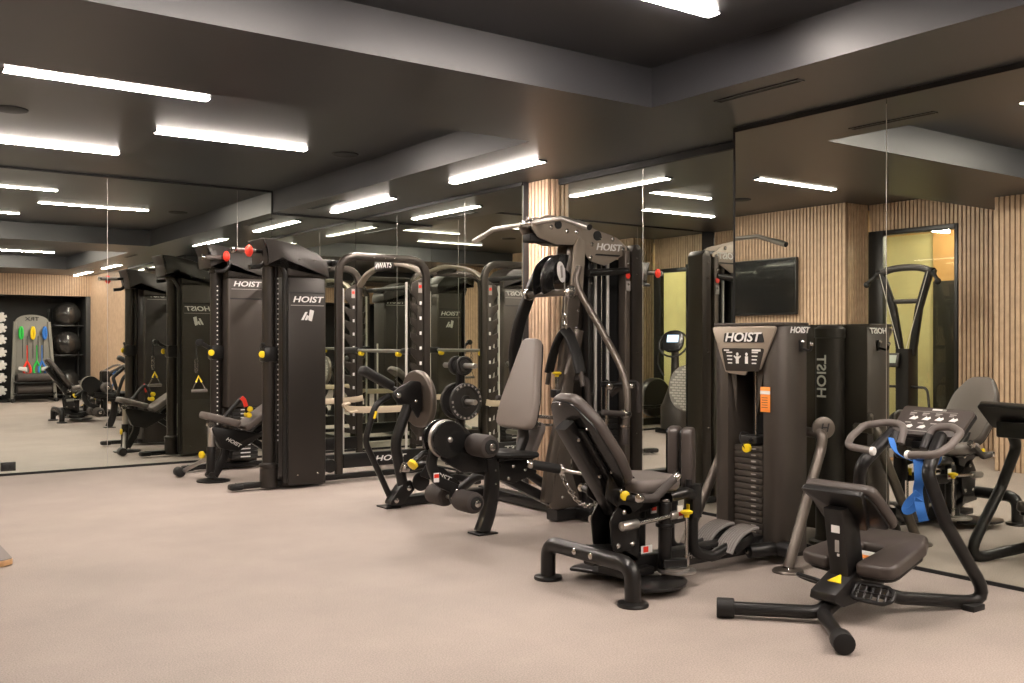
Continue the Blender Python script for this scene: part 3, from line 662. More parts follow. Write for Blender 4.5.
    for k, x in enumerate((-0.105, -0.035, 0.035, 0.11)):
        dec(x-0.008, 0.052, 0.035, 0.008, 1); dec(x-0.012, 0.040, 0.025, 0.006, 1)
        b.m(0).prism([(-0.022, -0.012), (0.012, -0.014), (0.024, 0.0), (0.016, 0.012), (0.004, 0.004), (-0.004, 0.014), (-0.012, 0.002)], 0.001, f+U*(x+0.008)+W*0.018, U, W)
        dec(x-0.008, -0.018, 0.032, 0.007, 1)
        b.m(0).prism([(-0.022, -0.012), (0.012, -0.014), (0.022, 0.0), (0.010, 0.012), (-0.010, 0.004)], 0.001, f+U*(x+0.008)-W*0.042, U, W)
    dec(0.0, 0.066, 0.24, 0.002, 1); dec(0.005, 0.082, 0.055, 0.010, 0); dec(0.045, 0.080, 0.018, 0.012, 2); dec(0.0, -0.075, 0.2, 0.004, 1)
    finish(b, 'exercise_chart', ['white', 'grey_print', 'steel'], cs)
    # grips
    for s in (-1, 1):
        pts = [(4.44, yc+s*0.085, 0.77), (4.49, yc+s*0.09, 0.86), (4.50, yc+s*0.19, 0.868), (4.42, yc+s*0.28, 0.85), (4.32, yc+s*0.285, 0.795), (4.25, yc+s*0.26, 0.755), (4.25, yc+s*0.115, 0.742)]
        if s > 0: pts = [(px_, py_-0.035, pz_) for px_, py_, pz_ in pts]
        b = B(); b.tube(pts, 0.0185, 0.06, 16); b.m(1).cyl(V(pts[-1])-V((0, -s*0.008, 0)), V(pts[-1])-V((-0.002, s*0.012, 0)), 0.021, 0.004)
        b.m(2).cyl((4.47, yc+s*0.087, 0.82), (4.43, yc+s*0.085, 0.755), 0.024)
        finish(b, 'grip', ['grey_vinyl', 'white', 'black_metal'], r)
    return r
stretch_machine()
def strap():
    # blue stretching strap tied round the right grip
    t = thing('stretching_strap', 'blue fabric strap tied round the frame below the console grips', 'strap', (4.440, 2.70, 0.50))
    b = B(); pr = rrect(0.004, 0.034, 0.0015, 1)
    b.sweep(spline([(4.390, 2.89, 0.80), (4.360, 2.84, 0.735), (4.380, 2.77, 0.70), (4.380, 2.71, 0.715), (4.390, 2.66, 0.735)]), pr, up=(0.2, 0, 1))
    b.sweep(spline([(4.390, 2.66, 0.735), (4.425, 2.66, 0.72), (4.440, 2.69, 0.68), (4.390, 2.74, 0.69)]), pr, up=(0.2, 0.2, 1)); finish(b, 'tie_loop', 'blue', t)
    b = B(); b.sweep(spline([(4.375, 2.735, 0.71), (4.365, 2.72, 0.62), (4.375, 2.735, 0.55), (4.360, 2.71, 0.47), (4.370, 2.70, 0.415)]), rrect(0.005, 0.045, 0.002, 1), up=(1, 0.6, 0)); finish(b, 'hanging_end', 'blue', t)
    b = B(); b.sweep(spline([(4.370, 2.73, 0.55), (4.350, 2.775, 0.49), (4.345, 2.78, 0.455), (4.360, 2.75, 0.47), (4.365, 2.72, 0.52)]), pr, up=(1, 0.6, 0)); finish(b, 'bow', 'blue', t)
strap()

# ------------------------------------------------------------------ multi gym with leg extension and leg press station
def multi_gym():
    yc = 5.52
    r = thing('multi_gym', 'large multi-station gym with high pulldown bar, tan backrest and leg rollers near the timber column', 'gym machine', (4.3, yc, 0))
    # base rails
    b = B(); b.rtube([(3.67, 6.74, 0.045), (4.60, 6.74, 0.045)], 0.07, 0.11, (0, 0, 1)); b.rtube([(4.56, 6.78, 0.05), (4.52, 5.30, 0.05)], 0.08, 0.10, (0, 0, 1)); b.rtube([(4.30, yc, 0.05), (4.62, yc, 0.05)], 0.08, 0.12, (0, 0, 1))
    b.rtube([(4.60, 5.50, 0.03), (5.08, 5.50, 0.03)], 0.05, 0.18, (0, 0, 1))
    b.bb((3.59, 6.66, 0), (3.72, 6.82, 0.012), 0.003); finish(b, 'base_rail', 'black_metal', r)
    # front curved leg
    b = B(); b.rtube(spline([(3.65, 5.45, 0.01), (3.695, 5.45, 0.11), (3.728, 5.45, 0.25), (3.735, 5.45, 0.38), (3.725, 5.45, 0.50)], 5), 0.085, 0.10, (0, 1, 0), 0, 0.03); b.bb((3.585, 5.38, 0), (3.74, 5.52, 0.012), 0.004)
    b.m(1).bolt((3.74, 5.418, 0.42), (0, -1, 0), 0.012); b.bolt((3.74, 5.418, 0.33), (0, -1, 0), 0.012); finish(b, 'front_leg', ['black_metal', 'chrome'], r)
    # seat rail: from cam housing back to the mast
    b = B(); b.rtube([(3.44, yc, 0.50), (3.76, yc, 0.46), (4.10, yc, 0.43)], 0.09, 0.07, (0, 1, 0), 0.1); b.rtube([(3.74, yc, 0.42), (4.40, yc, 0.09)], 0.08, 0.07, (0, 1, 0))
    b.prism(rpoly([(-0.34, -0.02), (-0.30, 0.10), (0.02, 0.05), (0.12, 0.02), (0.30, -0.08), (0.06, -0.14)], 0.03), 0.012, (3.86, yc-0.05, 0.45), (1, 0, 0), (0, 0, 1), 0.003)
    b.m(1)
    for x, z in ((3.66, 0.50), (3.80, 0.46), (3.92, 0.43), (4.02, 0.40), (3.88, 0.35)): b.bolt((x, yc-0.057, z), (0, -1, 0), 0.013)
    finish(b, 'seat_rail', ['black_metal', 'chrome'], r)
    b = B(); b.prism(rpoly([(-0.16, -0.16), (0.20, -0.18), (0.20, 0.18), (-0.16, 0.16)], 0.06), 0.04, (3.88, yc, 0.515), (0.99, 0, -0.05), (0, 1, 0), 0.02, 3); st = finish(b, 'seat', 'rubber', r)
    b = B(); b.box((3.90, yc, 0.487), (0.30, 0.26, 0.02), 0.005); finish(b, 'seat_pan', 'gloss_black', st)
    # backrest
    lean = V((0.16, 0, 0.61)).normalized(); o = V((4.05, yc, 0.985))
    out = rpoly([(-0.215, -0.315), (0.215, -0.315), (0.20, -0.12), (0.085, 0.325), (-0.085, 0.325), (-0.20, -0.12)], [0.08, 0.08, 0.2, 0.06, 0.06, 0.2])
    b = B(); b.prism(out, 0.065, o, (0, -1, 0), lean, 0.022, 3); bk = finish(b, 'backrest', 'tan_vinyl', r)
    n = V((lean.z, 0, -lean.x))
    b = B(); b.prism([(x*0.93, y*0.95) for x, y in out], 0.012, o+n*0.036, (0, -1, 0), lean, 0.003); finish(b, 'backing_board', 'gloss_black', bk)
    b = B(); b.rtube([o+n*0.07+lean*0.10, o+n*0.07-lean*0.30, (4.06, yc, 0.62), (3.98, yc, 0.46)], 0.07, 0.05, (0, 1, 0), 0.12)
    b.m(1).cyl((4.12, yc, 0.76), (4.30, yc-0.02, 0.74), 0.013); b.cyl((4.14, yc-0.05, 0.70), (4.30, yc-0.05, 0.69), 0.010); b.lathe([(0.022, 0), (0.022, 0.03), (0.015, 0.035), (0, 0.035)], (4.12, yc-0.05, 0.70), (1, 0, 0), 14); finish(b, 'backrest_support', ['black_metal', 'chrome'], r)
    # lower pad behind (second seat)
    b = B(); b.prism(rpoly([(-0.10, -0.14), (0.10, -0.14), (0.15, 0.10), (-0.15, 0.10)], 0.06), 0.05, (4.15, yc+0.06, 0.62), (0, -1, 0), (0.3, 0, 0.95), 0.015, 3); finish(b, 'knee_pad', 'grey_vinyl', r)
    # leg extension cam, arm and rollers
    b = B(); b.lathe([(0, -0.012), (0.117, -0.012), (0.122, -0.006), (0.122, 0.006), (0.117, 0.012), (0, 0.012)], (3.38, yc-0.10, 0.645), (0, -1, 0), 40); b.prism(rpoly([(-0.06, -0.125), (0.10, -0.22), (0.40, -0.24), (0.44, -0.14), (0.30, -0.06), (0.06, 0.125)], 0.03), 0.02, (3.38, yc-0.085, 0.645), (1, 0, 0), (0, 0, 1), 0.003)
    b.m(1).bolt((3.38, yc-0.113, 0.645), (0, -1, 0), 0.018); b.lathe([(0.121, -0.012), (0.126, -0.006), (0.126, 0.018), (0.121, 0.022)], (3.38, yc-0.05, 0.645), (0, -1, 0), 40)
    b.m(0).lathe([(0, -0.01), (0.124, -0.01), (0.124, 0.01), (0, 0.01)], (3.38, yc+0.02, 0.645), (0, -1, 0), 40)
    finish(b, 'cam_disc', ['gloss_black', 'steel'], r)
    b = B(); b.rtube([(3.33, yc-0.02, 0.62), (3.29, yc-0.02, 0.48), (3.34, yc-0.02, 0.37), (3.48, yc-0.02, 0.305)], 0.04, 0.07, (0, 1, 0), 0.10); b.prism(ellipse(0.035, 0.07), 0.02, (3.46, yc-0.03, 0.275), (1, 0, 0), (0, 0, 1), 0.003); b.m(1); b.bolt((3.47, yc-0.045, 0.30), (0, -1, 0), 0.013); b.bolt((3.44, yc-0.045, 0.255), (0, -1, 0), 0.013)
    b.m(2).box((3.31, yc-0.057, 0.40), (0.04, 0.002, 0.06)); b.m(3).box((3.31, yc-0.059, 0.41), (0.035, 0.002, 0.025))
    finish(b, 'lever_arm', ['black_metal', 'chrome', 'white', 'red'], r)
    def roller(p0, p1, rr):
        p0, p1 = V(p0), V(p1); d = (p1-p0).normalized()
        b = B(); L = (p1-p0).length
        b.lathe([(rr*0.72, 0), (rr*0.93, 0.012), (rr, 0.035), (rr, L-0.035), (rr*0.93, L-0.012), (rr*0.72, L)], p0, d, 28)
        o = finish(b, 'roller', 'foam', r)
        b = B(); b.lathe([(0, 0), (rr*0.66, 0), (rr*0.62, 0.008), (0, 0.010)], p1, d, 24); b.m(1).lathe([(0, 0), (rr*0.36, 0), (rr*0.34, 0.012), (rr*0.18, 0.016), (0, 0.016)], p1+d*0.006, d, 8); finish(b, 'end_cap', ['rubber', 'chrome'], o)
    roller((3.56, 5.62, 0.605), (3.56, 5.80, 0.605), 0.075); roller((3.56, 5.42, 0.605), (3.56, 5.20, 0.605), 0.075)
    roller((3.46, 5.57, 0.25), (3.46, 5.77, 0.25), 0.070); roller((3.46, 5.43, 0.25), (3.46, 5.22, 0.25), 0.070)
    b = B(); b.cyl((3.46, 5.21, 0.25), (3.46, 5.78, 0.25), 0.014); b.cyl((3.56, 5.19, 0.605), (3.56, 5.82, 0.605), 0.014); finish(b, 'roller_axle', 'steel', r)
    b = B(); b.tube([(3.36, yc+0.0, 0.56), (3.26, yc+0.02, 0.555), (3.16, yc+0.02, 0.49)], 0.018, 0.03); b.m(1).lathe([(0, 0), (0.02, 0.0), (0.035, 0.008), (0.035, 0.03), (0.02, 0.036), (0, 0.036)], (3.18, yc+0.0, 0.50), (-0.8, -0.2, -0.5), 10); finish(b, 'range_adjuster', ['black_metal', 'yellow'], r)['label'] = 'lever with yellow knob'
    # low cable bar with roller, chain and steel bar
    b = B(); b.cyl((3.94, 5.27, 0.46), (4.12, 5.20, 0.42), 0.032, 0.006); b.m(1).cyl((4.10, 5.21, 0.424), (4.28, 5.14, 0.385), 0.014); b.sph((3.93, 5.274, 0.462), 0.03); b.sph((4.125, 5.195, 0.418), 0.036, (0.6, 1, 1)); finish(b, 'curl_bar', ['rubber', 'chrome'], r)
    b = B(); A = V((4.125, 5.19, 0.39)); Z = V((4.40, 5.13, 0.19)); n_ = 15
    P = []
    for k in range(n_+1):
        t = k/n_; p = A.lerp(Z, t); p.z -= 0.17*4*t*(1-t)*0.62; P.append(p)
    for k in range(n_):
        a, c = P[k], P[k+1]; d = (c-a); m = (a+c)/2; L = d.length; d.normalize(); s = d.cross(V((0, 1, 0) if k % 2 else (0.3, 0.2, 1))).normalized()
        ring = [m+d*(L*0.68*math.cos(q*PI/5))+s*(0.013*math.sin(q*PI/5)) for q in range(10)]
        b.tube(ring, 0.0055, seg=6, closed=True)
    finish(b, 'chain', 'chrome', r)
    # leaning A-frame plates and mast
    b = B(); b.rtube([(4.33, yc, 0.10), (4.52, yc, 2.00)], 0.07, 0.12, (0, 1, 0), 0, 0.014)
    b.m(1)
    for k in range(9): z = 0.9+k*0.12; b.bolt((4.345+0.1*(z-0.1)+0.02, yc-0.036, z), (0, -1, 0), 0.011)
    finish(b, 'mast', ['bronze_dark', 'chrome'], r)
    b = B(); b.prism(rpoly([(-0.10, 0.02), (0.20, 0.02), (0.10, 0.30), (0.10, 0.62), (0.0, 0.62), (-0.02, 0.32)], 0.05), 0.014, (4.32, yc-0.06, 0.08), (1, 0, 0), (0, 0, 1), 0.003); b.m(1)
    for x, z in ((0.02, 0.10), (0.12, 0.12), (0.03, 0.25), (0.06, 0.45)): b.bolt((4.32+x, yc-0.068, 0.08+z), (0, -1, 0), 0.014)
    finish(b, 'mast_foot_plate', ['bronze_dark', 'chrome'], r)
    b = B(); b.rtube(spline([(4.50, yc-0.05, 1.36), (4.437, yc-0.06, 1.147), (4.31, yc-0.07, 0.72), (4.22, yc-0.08, 0.40), (4.18, yc-0.08, 0.16)], 6), 0.055, 0.07, (0, 1, 0)); finish(b, 'brace_tube', 'bronze_dark', r)
    # boom plates
    out = rpoly([(-0.40, 0.09), (-0.28, 0.135), (-0.10, 0.125), (0.14, 0.065), (0.36, 0.015), (0.47, -0.055), (0.455, -0.10), (0.25, -0.20), (0.10, -0.17), (0.02, -0.06), (-0.20, -0.07), (-0.36, -0.03), (-0.42, 0.04)], [0.05, 0.1, 0.1, 0.1, 0.08, 0.03, 0.03, 0.06, 0.1, 0.06, 0.08, 0.08, 0.04])
    for s in (-1, 1):
        b = B(); y = yc+s*0.075
        b.prism(out, 0.012, (4.48, y, 2.03), (1, 0, 0), (0, 0, 1), 0.004); b.m(1)
        for x, z in ((-0.25, 0.05), (-0.11, 0.03), (-0.02, 0.03), (0.12, -0.05), (0.11, -0.145), (0.32, -0.0), (0.20, 0.0), (0.42, -0.07)): b.bolt((4.48+x, y+s*0.006, 2.03+z), (0, s, 0), 0.016)
        b.m(2).cyl((4.48-0.19, y+s*0.004, 2.10), (4.48-0.19, y+s*0.014, 2.10), 0.03); b.cyl((4.48+0.17, y+s*0.004, 2.045), (4.48+0.17, y+s*0.016, 2.045), 0.035)
        bp = finish(b, 'boom_plate', ['bronze', 'chrome', 'slot'], r)
        lettering(bp, 'HOIST', 0.07, (4.76, y+s*0.008, 1.965), (-s, 0, 0.0), (0, 0, 1), 'white', 0.0015, sx=1.2, **HO)
        b = B(); b.prism(rpoly([(-0.13, -0.012), (0.10, -0.012), (0.12, 0.0), (-0.11, 0.0)], 0.004), 0.003, (4.755, y+s*0.008, 1.915), (-s, 0, 0), (0, 0, 1)); finish(b, 'logo_underline', 'slot', bp)
    b = B(); b.cyl((4.48-0.28, yc-0.06, 2.09), (4.48-0.28, yc+0.06, 2.09), 0.055, 0.006, 28); b.cyl((4.86, yc-0.06, 1.95), (4.86, yc+0.06, 1.95), 0.06, 0.006, 28); b.box((4.30, yc, 2.00), (0.46, 0.10, 0.06), 0.015); finish(b, 'boom_pulley', 'rubber', r)
    b = B(); b.prism(rpoly([(-0.05, -0.22), (0.07, -0.22), (0.10, 0.16), (0.04, 0.20), (-0.01, 0.12)], 0.03), 0.014, (4.43, yc-0.095, 1.83), (1, 0, 0), (0, 0, 1), 0.003); b.prism(rpoly([(-0.05, -0.22), (0.07, -0.22), (0.10, 0.16), (0.04, 0.20), (-0.01, 0.12)], 0.03), 0.014, (4.43, yc+0.095, 1.83), (1, 0, 0), (0, 0, 1), 0.003); finish(b, 'boom_bracket', 'bronze', r)
    # cam plate with oval badge under the boom
    b = B(); a0 = [(0.20*math.cos(math.radians(a)), 0.20*math.sin(math.radians(a))) for a in range(75, 215, 7)]; a1 = [(0.09*math.cos(math.radians(a)), 0.09*math.sin(math.radians(a))) for a in range(215, 70, -14)]
    for y in (yc-0.05, yc+0.05): b.prism(a0+a1, 0.012, (4.36, y, 1.70), (1, 0, 0), (0, 0, 1), 0.002)
    b.cyl((4.36, yc-0.07, 1.74), (4.36, yc+0.07, 1.74), 0.05, 0.004, 28); cm = finish(b, 'press_cam', 'gloss_black', r)
    b = B(); b.prism(ellipse(0.035, 0.075, 30), 0.006, (4.325, yc-0.075, 1.77), (0.95, 0, 0.2), (-0.2, 0, 0.95), 0.002); b.m(1).prism([(-0.012, -0.04), (0.004, -0.04), (0.014, 0.045), (-0.002, 0.045)], 0.004, (4.325, yc-0.08, 1.77), (0.95, 0, 0.2), (-0.2, 0, 0.95)); finish(b, 'oval_badge', ['white', 'grey_print'], cm)
    # pulldown bar
    b = B(); b.tube([(4.09, 4.86, 2.015), (4.09, 5.13, 2.10), (4.09, 5.95, 2.10), (4.09, 6.20, 2.035)], 0.017, 0.05, 16)
    b.m(1); b.cyl((4.09, 4.86, 2.015), (4.09, 4.985, 2.055), 0.021); b.cyl((4.09, 6.20, 2.035), (4.09, 6.075, 2.067), 0.021)
    b.m(2).cyl((4.09, 5.46, 2.10), (4.09, 5.58, 2.10), 0.026, 0.006); b.cyl((4.09, yc, 2.11), (4.09, yc, 2.15), 0.012); b.m(3).cyl((4.09, 4.855, 2.013), (4.09, 4.862, 2.016), 0.02); finish(b, 'pulldown_bar', ['steel', 'steel', 'chrome', 'rubber'], r)
    # press arms
    b = B(); b.cyl((4.27, 5.27, 1.62), (4.27, 5.75, 1.62), 0.024, 0.005); b.m(1)
    for y in (5.27, 5.75): b.lathe([(0.045, -0.01), (0.045, 0.01), (0.03, 0.016), (0, 0.016)], (4.27, y, 1.62), (0, -1 if y < yc else 1, 0), 20)
    finish(b, 'press_crossbar', ['bronze_dark', 'chrome'], r)
    for s in (-1, 1):
        b = B(); y0 = yc+s*0.24
        def Q(x, dy, z): return (x, yc+s*dy, z)
        pts = spline([Q(4.36, 0.23, 1.80), Q(4.33, 0.25, 1.66), Q(4.40, 0.42, 1.36), Q(4.43, 0.60, 1.08), Q(4.42, 0.66, 0.88), Q(4.40, 0.66, 0.70)], 8) if s < 0 else spline([Q(4.34, 0.20, 1.78), Q(4.30, 0.24, 1.66), Q(4.26, 0.34, 1.40), Q(4.26, 0.40, 1.18), Q(4.28, 0.40, 0.95), Q(4.30, 0.40, 0.75)], 8)
        if s < 0: b.tube(pts, 0.024, seg=16)
        else: b.sweep(pts, rrect(0.05, 0.09, 0.015, 3), up=(0, 1, 0))
        e = V(pts[-1]); b.m(1).cyl(e+V((0, 0, 0.02)), e+V((0, 0, -0.10)), 0.022, 0.004); b.cyl(e+V((0.0, 0, 0.10)), e+V((-0.20, 0.0, 0.12)), 0.018, 0.004); b.m(2).cyl(e+V((0.03, 0, 0.1)), e+V((-0.02, 0, 0.1)), 0.032, 0.004); b.cyl(e+V((0, 0, 0.03)), e+V((0, 0, 0.015)), 0.033)
        finish(b, 'press_arm', ['bronze_dark' if s < 0 else 'black_metal', 'foam', 'chrome'], r)
    # middle handles and adjuster pins
    for x, y, z in ((4.42, yc+0.05, 0.93), (4.66, yc-0.22, 0.90)):
        b = B(); b.tube([(x, y, z), (x+0.05, y-0.10, z+0.09), (x+0.11, y-0.16, z+0.09), (x+0.12, y-0.17, z-0.12)], 0.02, 0.05); finish(b, 'row_handle', 'foam', r)
    b = B(); b.cyl((4.33, yc-0.02, 0.93), (4.33, yc-0.02, 1.03), 0.013); b.m(1).lathe([(0, 0), (0.014, 0), (0.015, 0.012), (0.032, 0.02), (0.034, 0.03), (0.02, 0.036), (0, 0.036)], (4.33, yc-0.02, 1.03), (0, 0, 1), 12); b.m(2).box((4.33, yc-0.02, 0.91), (0.07, 0.07, 0.06), 0.008); finish(b, 'pop_pin', ['chrome', 'yellow', 'black_metal'], r)['label'] = 'chrome pin with yellow knob'
    b = B(); b.cyl((4.62, 5.30, 0.98), (4.62, 5.30, 0.60), 0.012); b.sph((4.62, 5.30, 0.99), 0.02); b.sph((4.56, 5.20, 0.97), 0.03); b.sph((4.72, 5.15, 0.97), 0.026); b.m(1).tube([(4.52, 5.24, 0.98), (4.75, 5.14, 0.98)], 0.02); finish(b, 'cable_joint', ['chrome', 'black_metal'], r)
    # weight stack tower, side on to the mirror
    for x, y, w in ((4.64, 5.53, 0.06), (4.925, 5.45, 0.055)):
        b = B(); b.rtube([(x, y, 0.03), (x, y, 1.95)], 0.08, w, (0, 1, 0), 0, 0.018); b.m(1)
        for z in (1.85, 1.70, 0.9, 0.3): b.bolt((x, y-0.041, z), (0, -1, 0), 0.010)
        pp = finish(b, 'tower_post', ['bronze_dark' if x > 4.8 else 'black_metal', 'chrome'], r)
        if x > 4.8:
            b = B(); b.cyl((x-0.002, y-0.042, 1.765), (x-0.002, y-0.045, 1.765), 0.022); b.m(1).box((x, y-0.043, 1.69), (0.04, 0.003, 0.07)); finish(b, 'warning_sticker', ['red', 'grey_print'], pp)
    for x, z1 in ((5.03, 2.0), (4.585, 1.9)):
        b = B(); b.prism(rpoly([(-0.05, 0.03), (0.05, 0.03), (0.05, z1-0.04), (0.02, z1), (-0.03, z1), (-0.05, z1-0.05)], 0.025), 0.16 if x > 5 else 0.02, (x, 5.50 if x > 5 else 5.58, 0), (1, 0, 0), (0, 0, 1), 0.004); b.m(1)
        for z in (1.90, 1.78, 1.2, 0.6): b.bolt((x-0.01, 5.419 if x > 5 else 5.569, z), (0, -1, 0), 0.009)
        finish(b, 'tower_side_panel', ['rack_paint', 'chrome'], r)
    for x in (4.72, 4.84):
        b = B(); b.cyl((x, 5.54, 0.05), (x, 5.54, 1.92), 0.013); finish(b, 'guide_rod', 'bright_steel', r)
    b = B(); b.bb((4.60, 5.60, 0.05), (5.06, 5.62, 1.9)); finish(b, 'tower_back', 'slot', r)
    b = B(); b.box((4.83, 5.53, 1.93), (0.44, 0.12, 0.05), 0.008); b.tube([(4.53, yc-0.12, 1.77), (4.925, 5.42, 1.80)], 0.026); b.tube([(4.84, yc, 1.93), (5.0, 5.50, 1.96)], 0.03); finish(b, 'tower_crossbar', 'black_metal', r)
    b = B(); b.cyl((4.78, 5.54, 0.75), (4.78, 5.54, 1.9), 0.006); st = finish(b, 'weight_stack', 'chrome', r)
    b = B(); b.box((4.78, 5.53, 0.15), (0.22, 0.12, 0.042), 0.004); p0 = finish(b, 'stack_plate', 'iron', st)
    for k in range(1, 14): c = p0.copy(); COL.objects.link(c); c.location.z += 0.0455*k
    # ---- leg press arm with round foot plate
    y = 6.50
    b = B(); b.prism(rpoly([(-0.10, -0.05), (0.02, -0.06), (0.14, 0.06), (0.10, 0.14), (0.02, 0.10)], 0.03), 0.10, (3.57, y-0.02, 0.08), (1, 0, 0), (0, 0, 1), 0.006); b.m(1); b.bolt((3.54, y-0.072, 0.065), (0, -1, 0), 0.02); b.bolt((3.65, y-0.072, 0.15), (0, -1, 0), 0.02); finish(b, 'press_pivot', ['black_metal', 'chrome'], r)
    b = B(); b.tube([(3.63, y-0.03, 0.12), (3.55, y-0.03, 0.50), (3.67, y-0.03, 0.80)], 0.042, 0.22, 18); finish(b, 'press_lever', 'black_metal', r)
    b = B(); b.tube([(3.55, y+0.04, 0.07), (3.33, y+0.04, 0.52), (3.42, y+0.04, 0.80), (3.54, y+0.04, 0.86)], 0.024, 0.14, 14); b.m(1).box((3.40, y+0.01, 0.72), (0.012, 0.03, 0.06), 0.002, Matrix.Rotation(0.3, 3, 'Y')); finish(b, 'press_link', ['black_metal', 'yellow'], r)
    b = B(); b.prism(rpoly([(-0.13, 0.03), (-0.08, 0.07), (0.04, 0.13), (0.13, 0.12), (0.13, -0.10), (0.10, -0.18), (0.03, -0.05), (-0.07, -0.05)], 0.035), 0.02, (3.62, y-0.08, 0.85), (1, 0, 0), (0, 0, 1), 0.004); b.m(1); b.bolt((3.55, y-0.09, 0.87), (0, -1, 0), 0.022); b.bolt((3.70, y-0.09, 0.82), (0, -1, 0), 0.014)
    b.m(0).box((3.735, y, 0.84), (0.035, 0.16, 0.22), 0.008); finish(b, 'foot_plate_bracket', ['black_metal', 'chrome'], r)
    U = V((0, -1, 0)); W = V((-0.06, 0, 1)).normalized(); o = V((3.79, y+0.02, 0.83)); N = V((1, 0, 0.06))
    b = B(); b.prism(ellipse(0.235, 0.225, 44, 2.2), 0.055, o, U, W, 0.02, 3); fp = finish(b, 'foot_plate', 'bronze_dark', r); fp['label'] = 'round brown foot plate'
    b = B(); b.prism(ellipse(0.22, 0.21, 44, 2.2), 0.004, o+N*0.029, U, W); b.m(1)
    rot = Matrix((U, W, U.cross(W))).transposed()
    for k in range(-8, 9):
        z = k*0.0255; hw = 0.215*math.sqrt(max(0, 1-(z/0.208)**2))
        for q in range(int(-hw/0.06)-1, int(hw/0.06)+2):
            x = q*0.06+(0.03 if k % 2 else 0)
            if abs(x)+0.024 < hw: b.box(o+N*0.0315+U*x+W*z, (0.050, 0.017, 0.004), 0, rot)
    finish(b, 'tread', ['tread_line', 'tread'], fp)['label'] = 'pale ribbed rubber tread'
    b = B(); b.tube([(3.60, y-0.09, 0.30), (3.78, y-0.09, 0.33), (3.92, y-0.09, 0.22), (4.05, y-0.09, 0.08)], 0.032, 0.1); b.m(1).cyl((3.57, y-0.09, 0.32), (3.63, y-0.09, 0.31), 0.042, 0.006); finish(b, 'press_handle', ['black_metal', 'chrome'], r)
    b = B(); b.box((3.46, y+0.10, 1.00), (0.30, 0.11, 0.07), 0.025, Matrix.Rotation(0.48, 3, 'Y'), 3); b.m(1).tube([(3.52, y+0.10, 0.95), (3.66, y+0.06, 0.88)], 0.02); finish(b, 'shoulder_pad', ['rubber', 'black_metal'], r)
    b = B(); b.prism(rpoly([(-0.16, 0.05), (0.22, -0.10), (0.24, -0.06), (0.05, 0.10), (-0.10, 0.13)], 0.02), 0.014, (3.86, y-0.14, 0.20), (1, 0, 0), (0, 0, 1), 0.003); b.prism(ellipse(0.075, 0.075, 24), 0.012, (3.74, y-0.10, 0.20), (1, 0, 0), (0, 0, 1), 0.003); b.m(1); b.bolt((3.90, y-0.147, 0.19), (0, -1, 0), 0.014); b.bolt((4.04, y-0.147, 0.13), (0, -1, 0), 0.014); gp = finish(b, 'press_link_plate', ['black_metal', 'chrome'], r)
    lettering(gp, 'HOIST', 0.06, (3.88, y-0.149, 0.235), (0.93, 0, -0.37), (0.37, 0, 0.93), 'white', 0.001, sx=1.2, **HO)
    b = B(); b.tube([(3.85, yc+0.70, 0.09), (4.05, yc+0.60, 0.28), (4.40, yc+0.45, 0.30), (4.62, yc+0.3, 0.12)], 0.035, 0.15); finish(b, 'press_frame', 'black_metal', r)
    for o in list(r.children):
        if o.name.split('.')[0] in ('press_pivot', 'press_lever', 'press_link', 'foot_plate_bracket', 'shoulder_pad', 'foot_plate', 'press_handle', 'press_link_plate'): o.location += V((0.12, 0.20, 0))
    return r
multi_gym()
def crunch_strap():
    x, y = 4.36, 5.45
    t = thing('ab_strap', 'black padded two-leg abdominal strap hanging from a clip below the pulldown boom', 'cable strap', (x, y, 1.05))
    b = B(); b.tube([(x, y, 1.80), (x, y, 1.465)], 0.004, seg=8); finish(b, 'cable', 'steel', t)
    b = B()
    for k, z in enumerate((1.45, 1.415, 1.38)):
        b.tube([(x+(0.018*math.sin(q*PI/6) if k % 2 else 0), y+(0 if k % 2 else 0.018*math.sin(q*PI/6)), z+0.026*math.cos(q*PI/6)) for q in range(12)], 0.006, seg=8, closed=True)
    finish(b, 'snap_hook', 'chrome', t)
    for s in (-1, 1):
        b = B(); b.sweep(spline([(x, y+s*0.004, 1.365), (x, y+s*0.06, 1.31), (x, y+s*0.13, 1.19), (x, y+s*0.18, 1.06)]), rrect(0.085, 0.026, 0.012, 3), up=(0.75, 0.0, 0.3)); lg = finish(b, 'padded_leg', 'rubber', t)
        b = B(); b.tube([(x, y+s*0.178, 1.07), (x, y+s*0.20, 0.97)], 0.017); finish(b, 'grip_end', 'vinyl', lg)
crunch_strap()

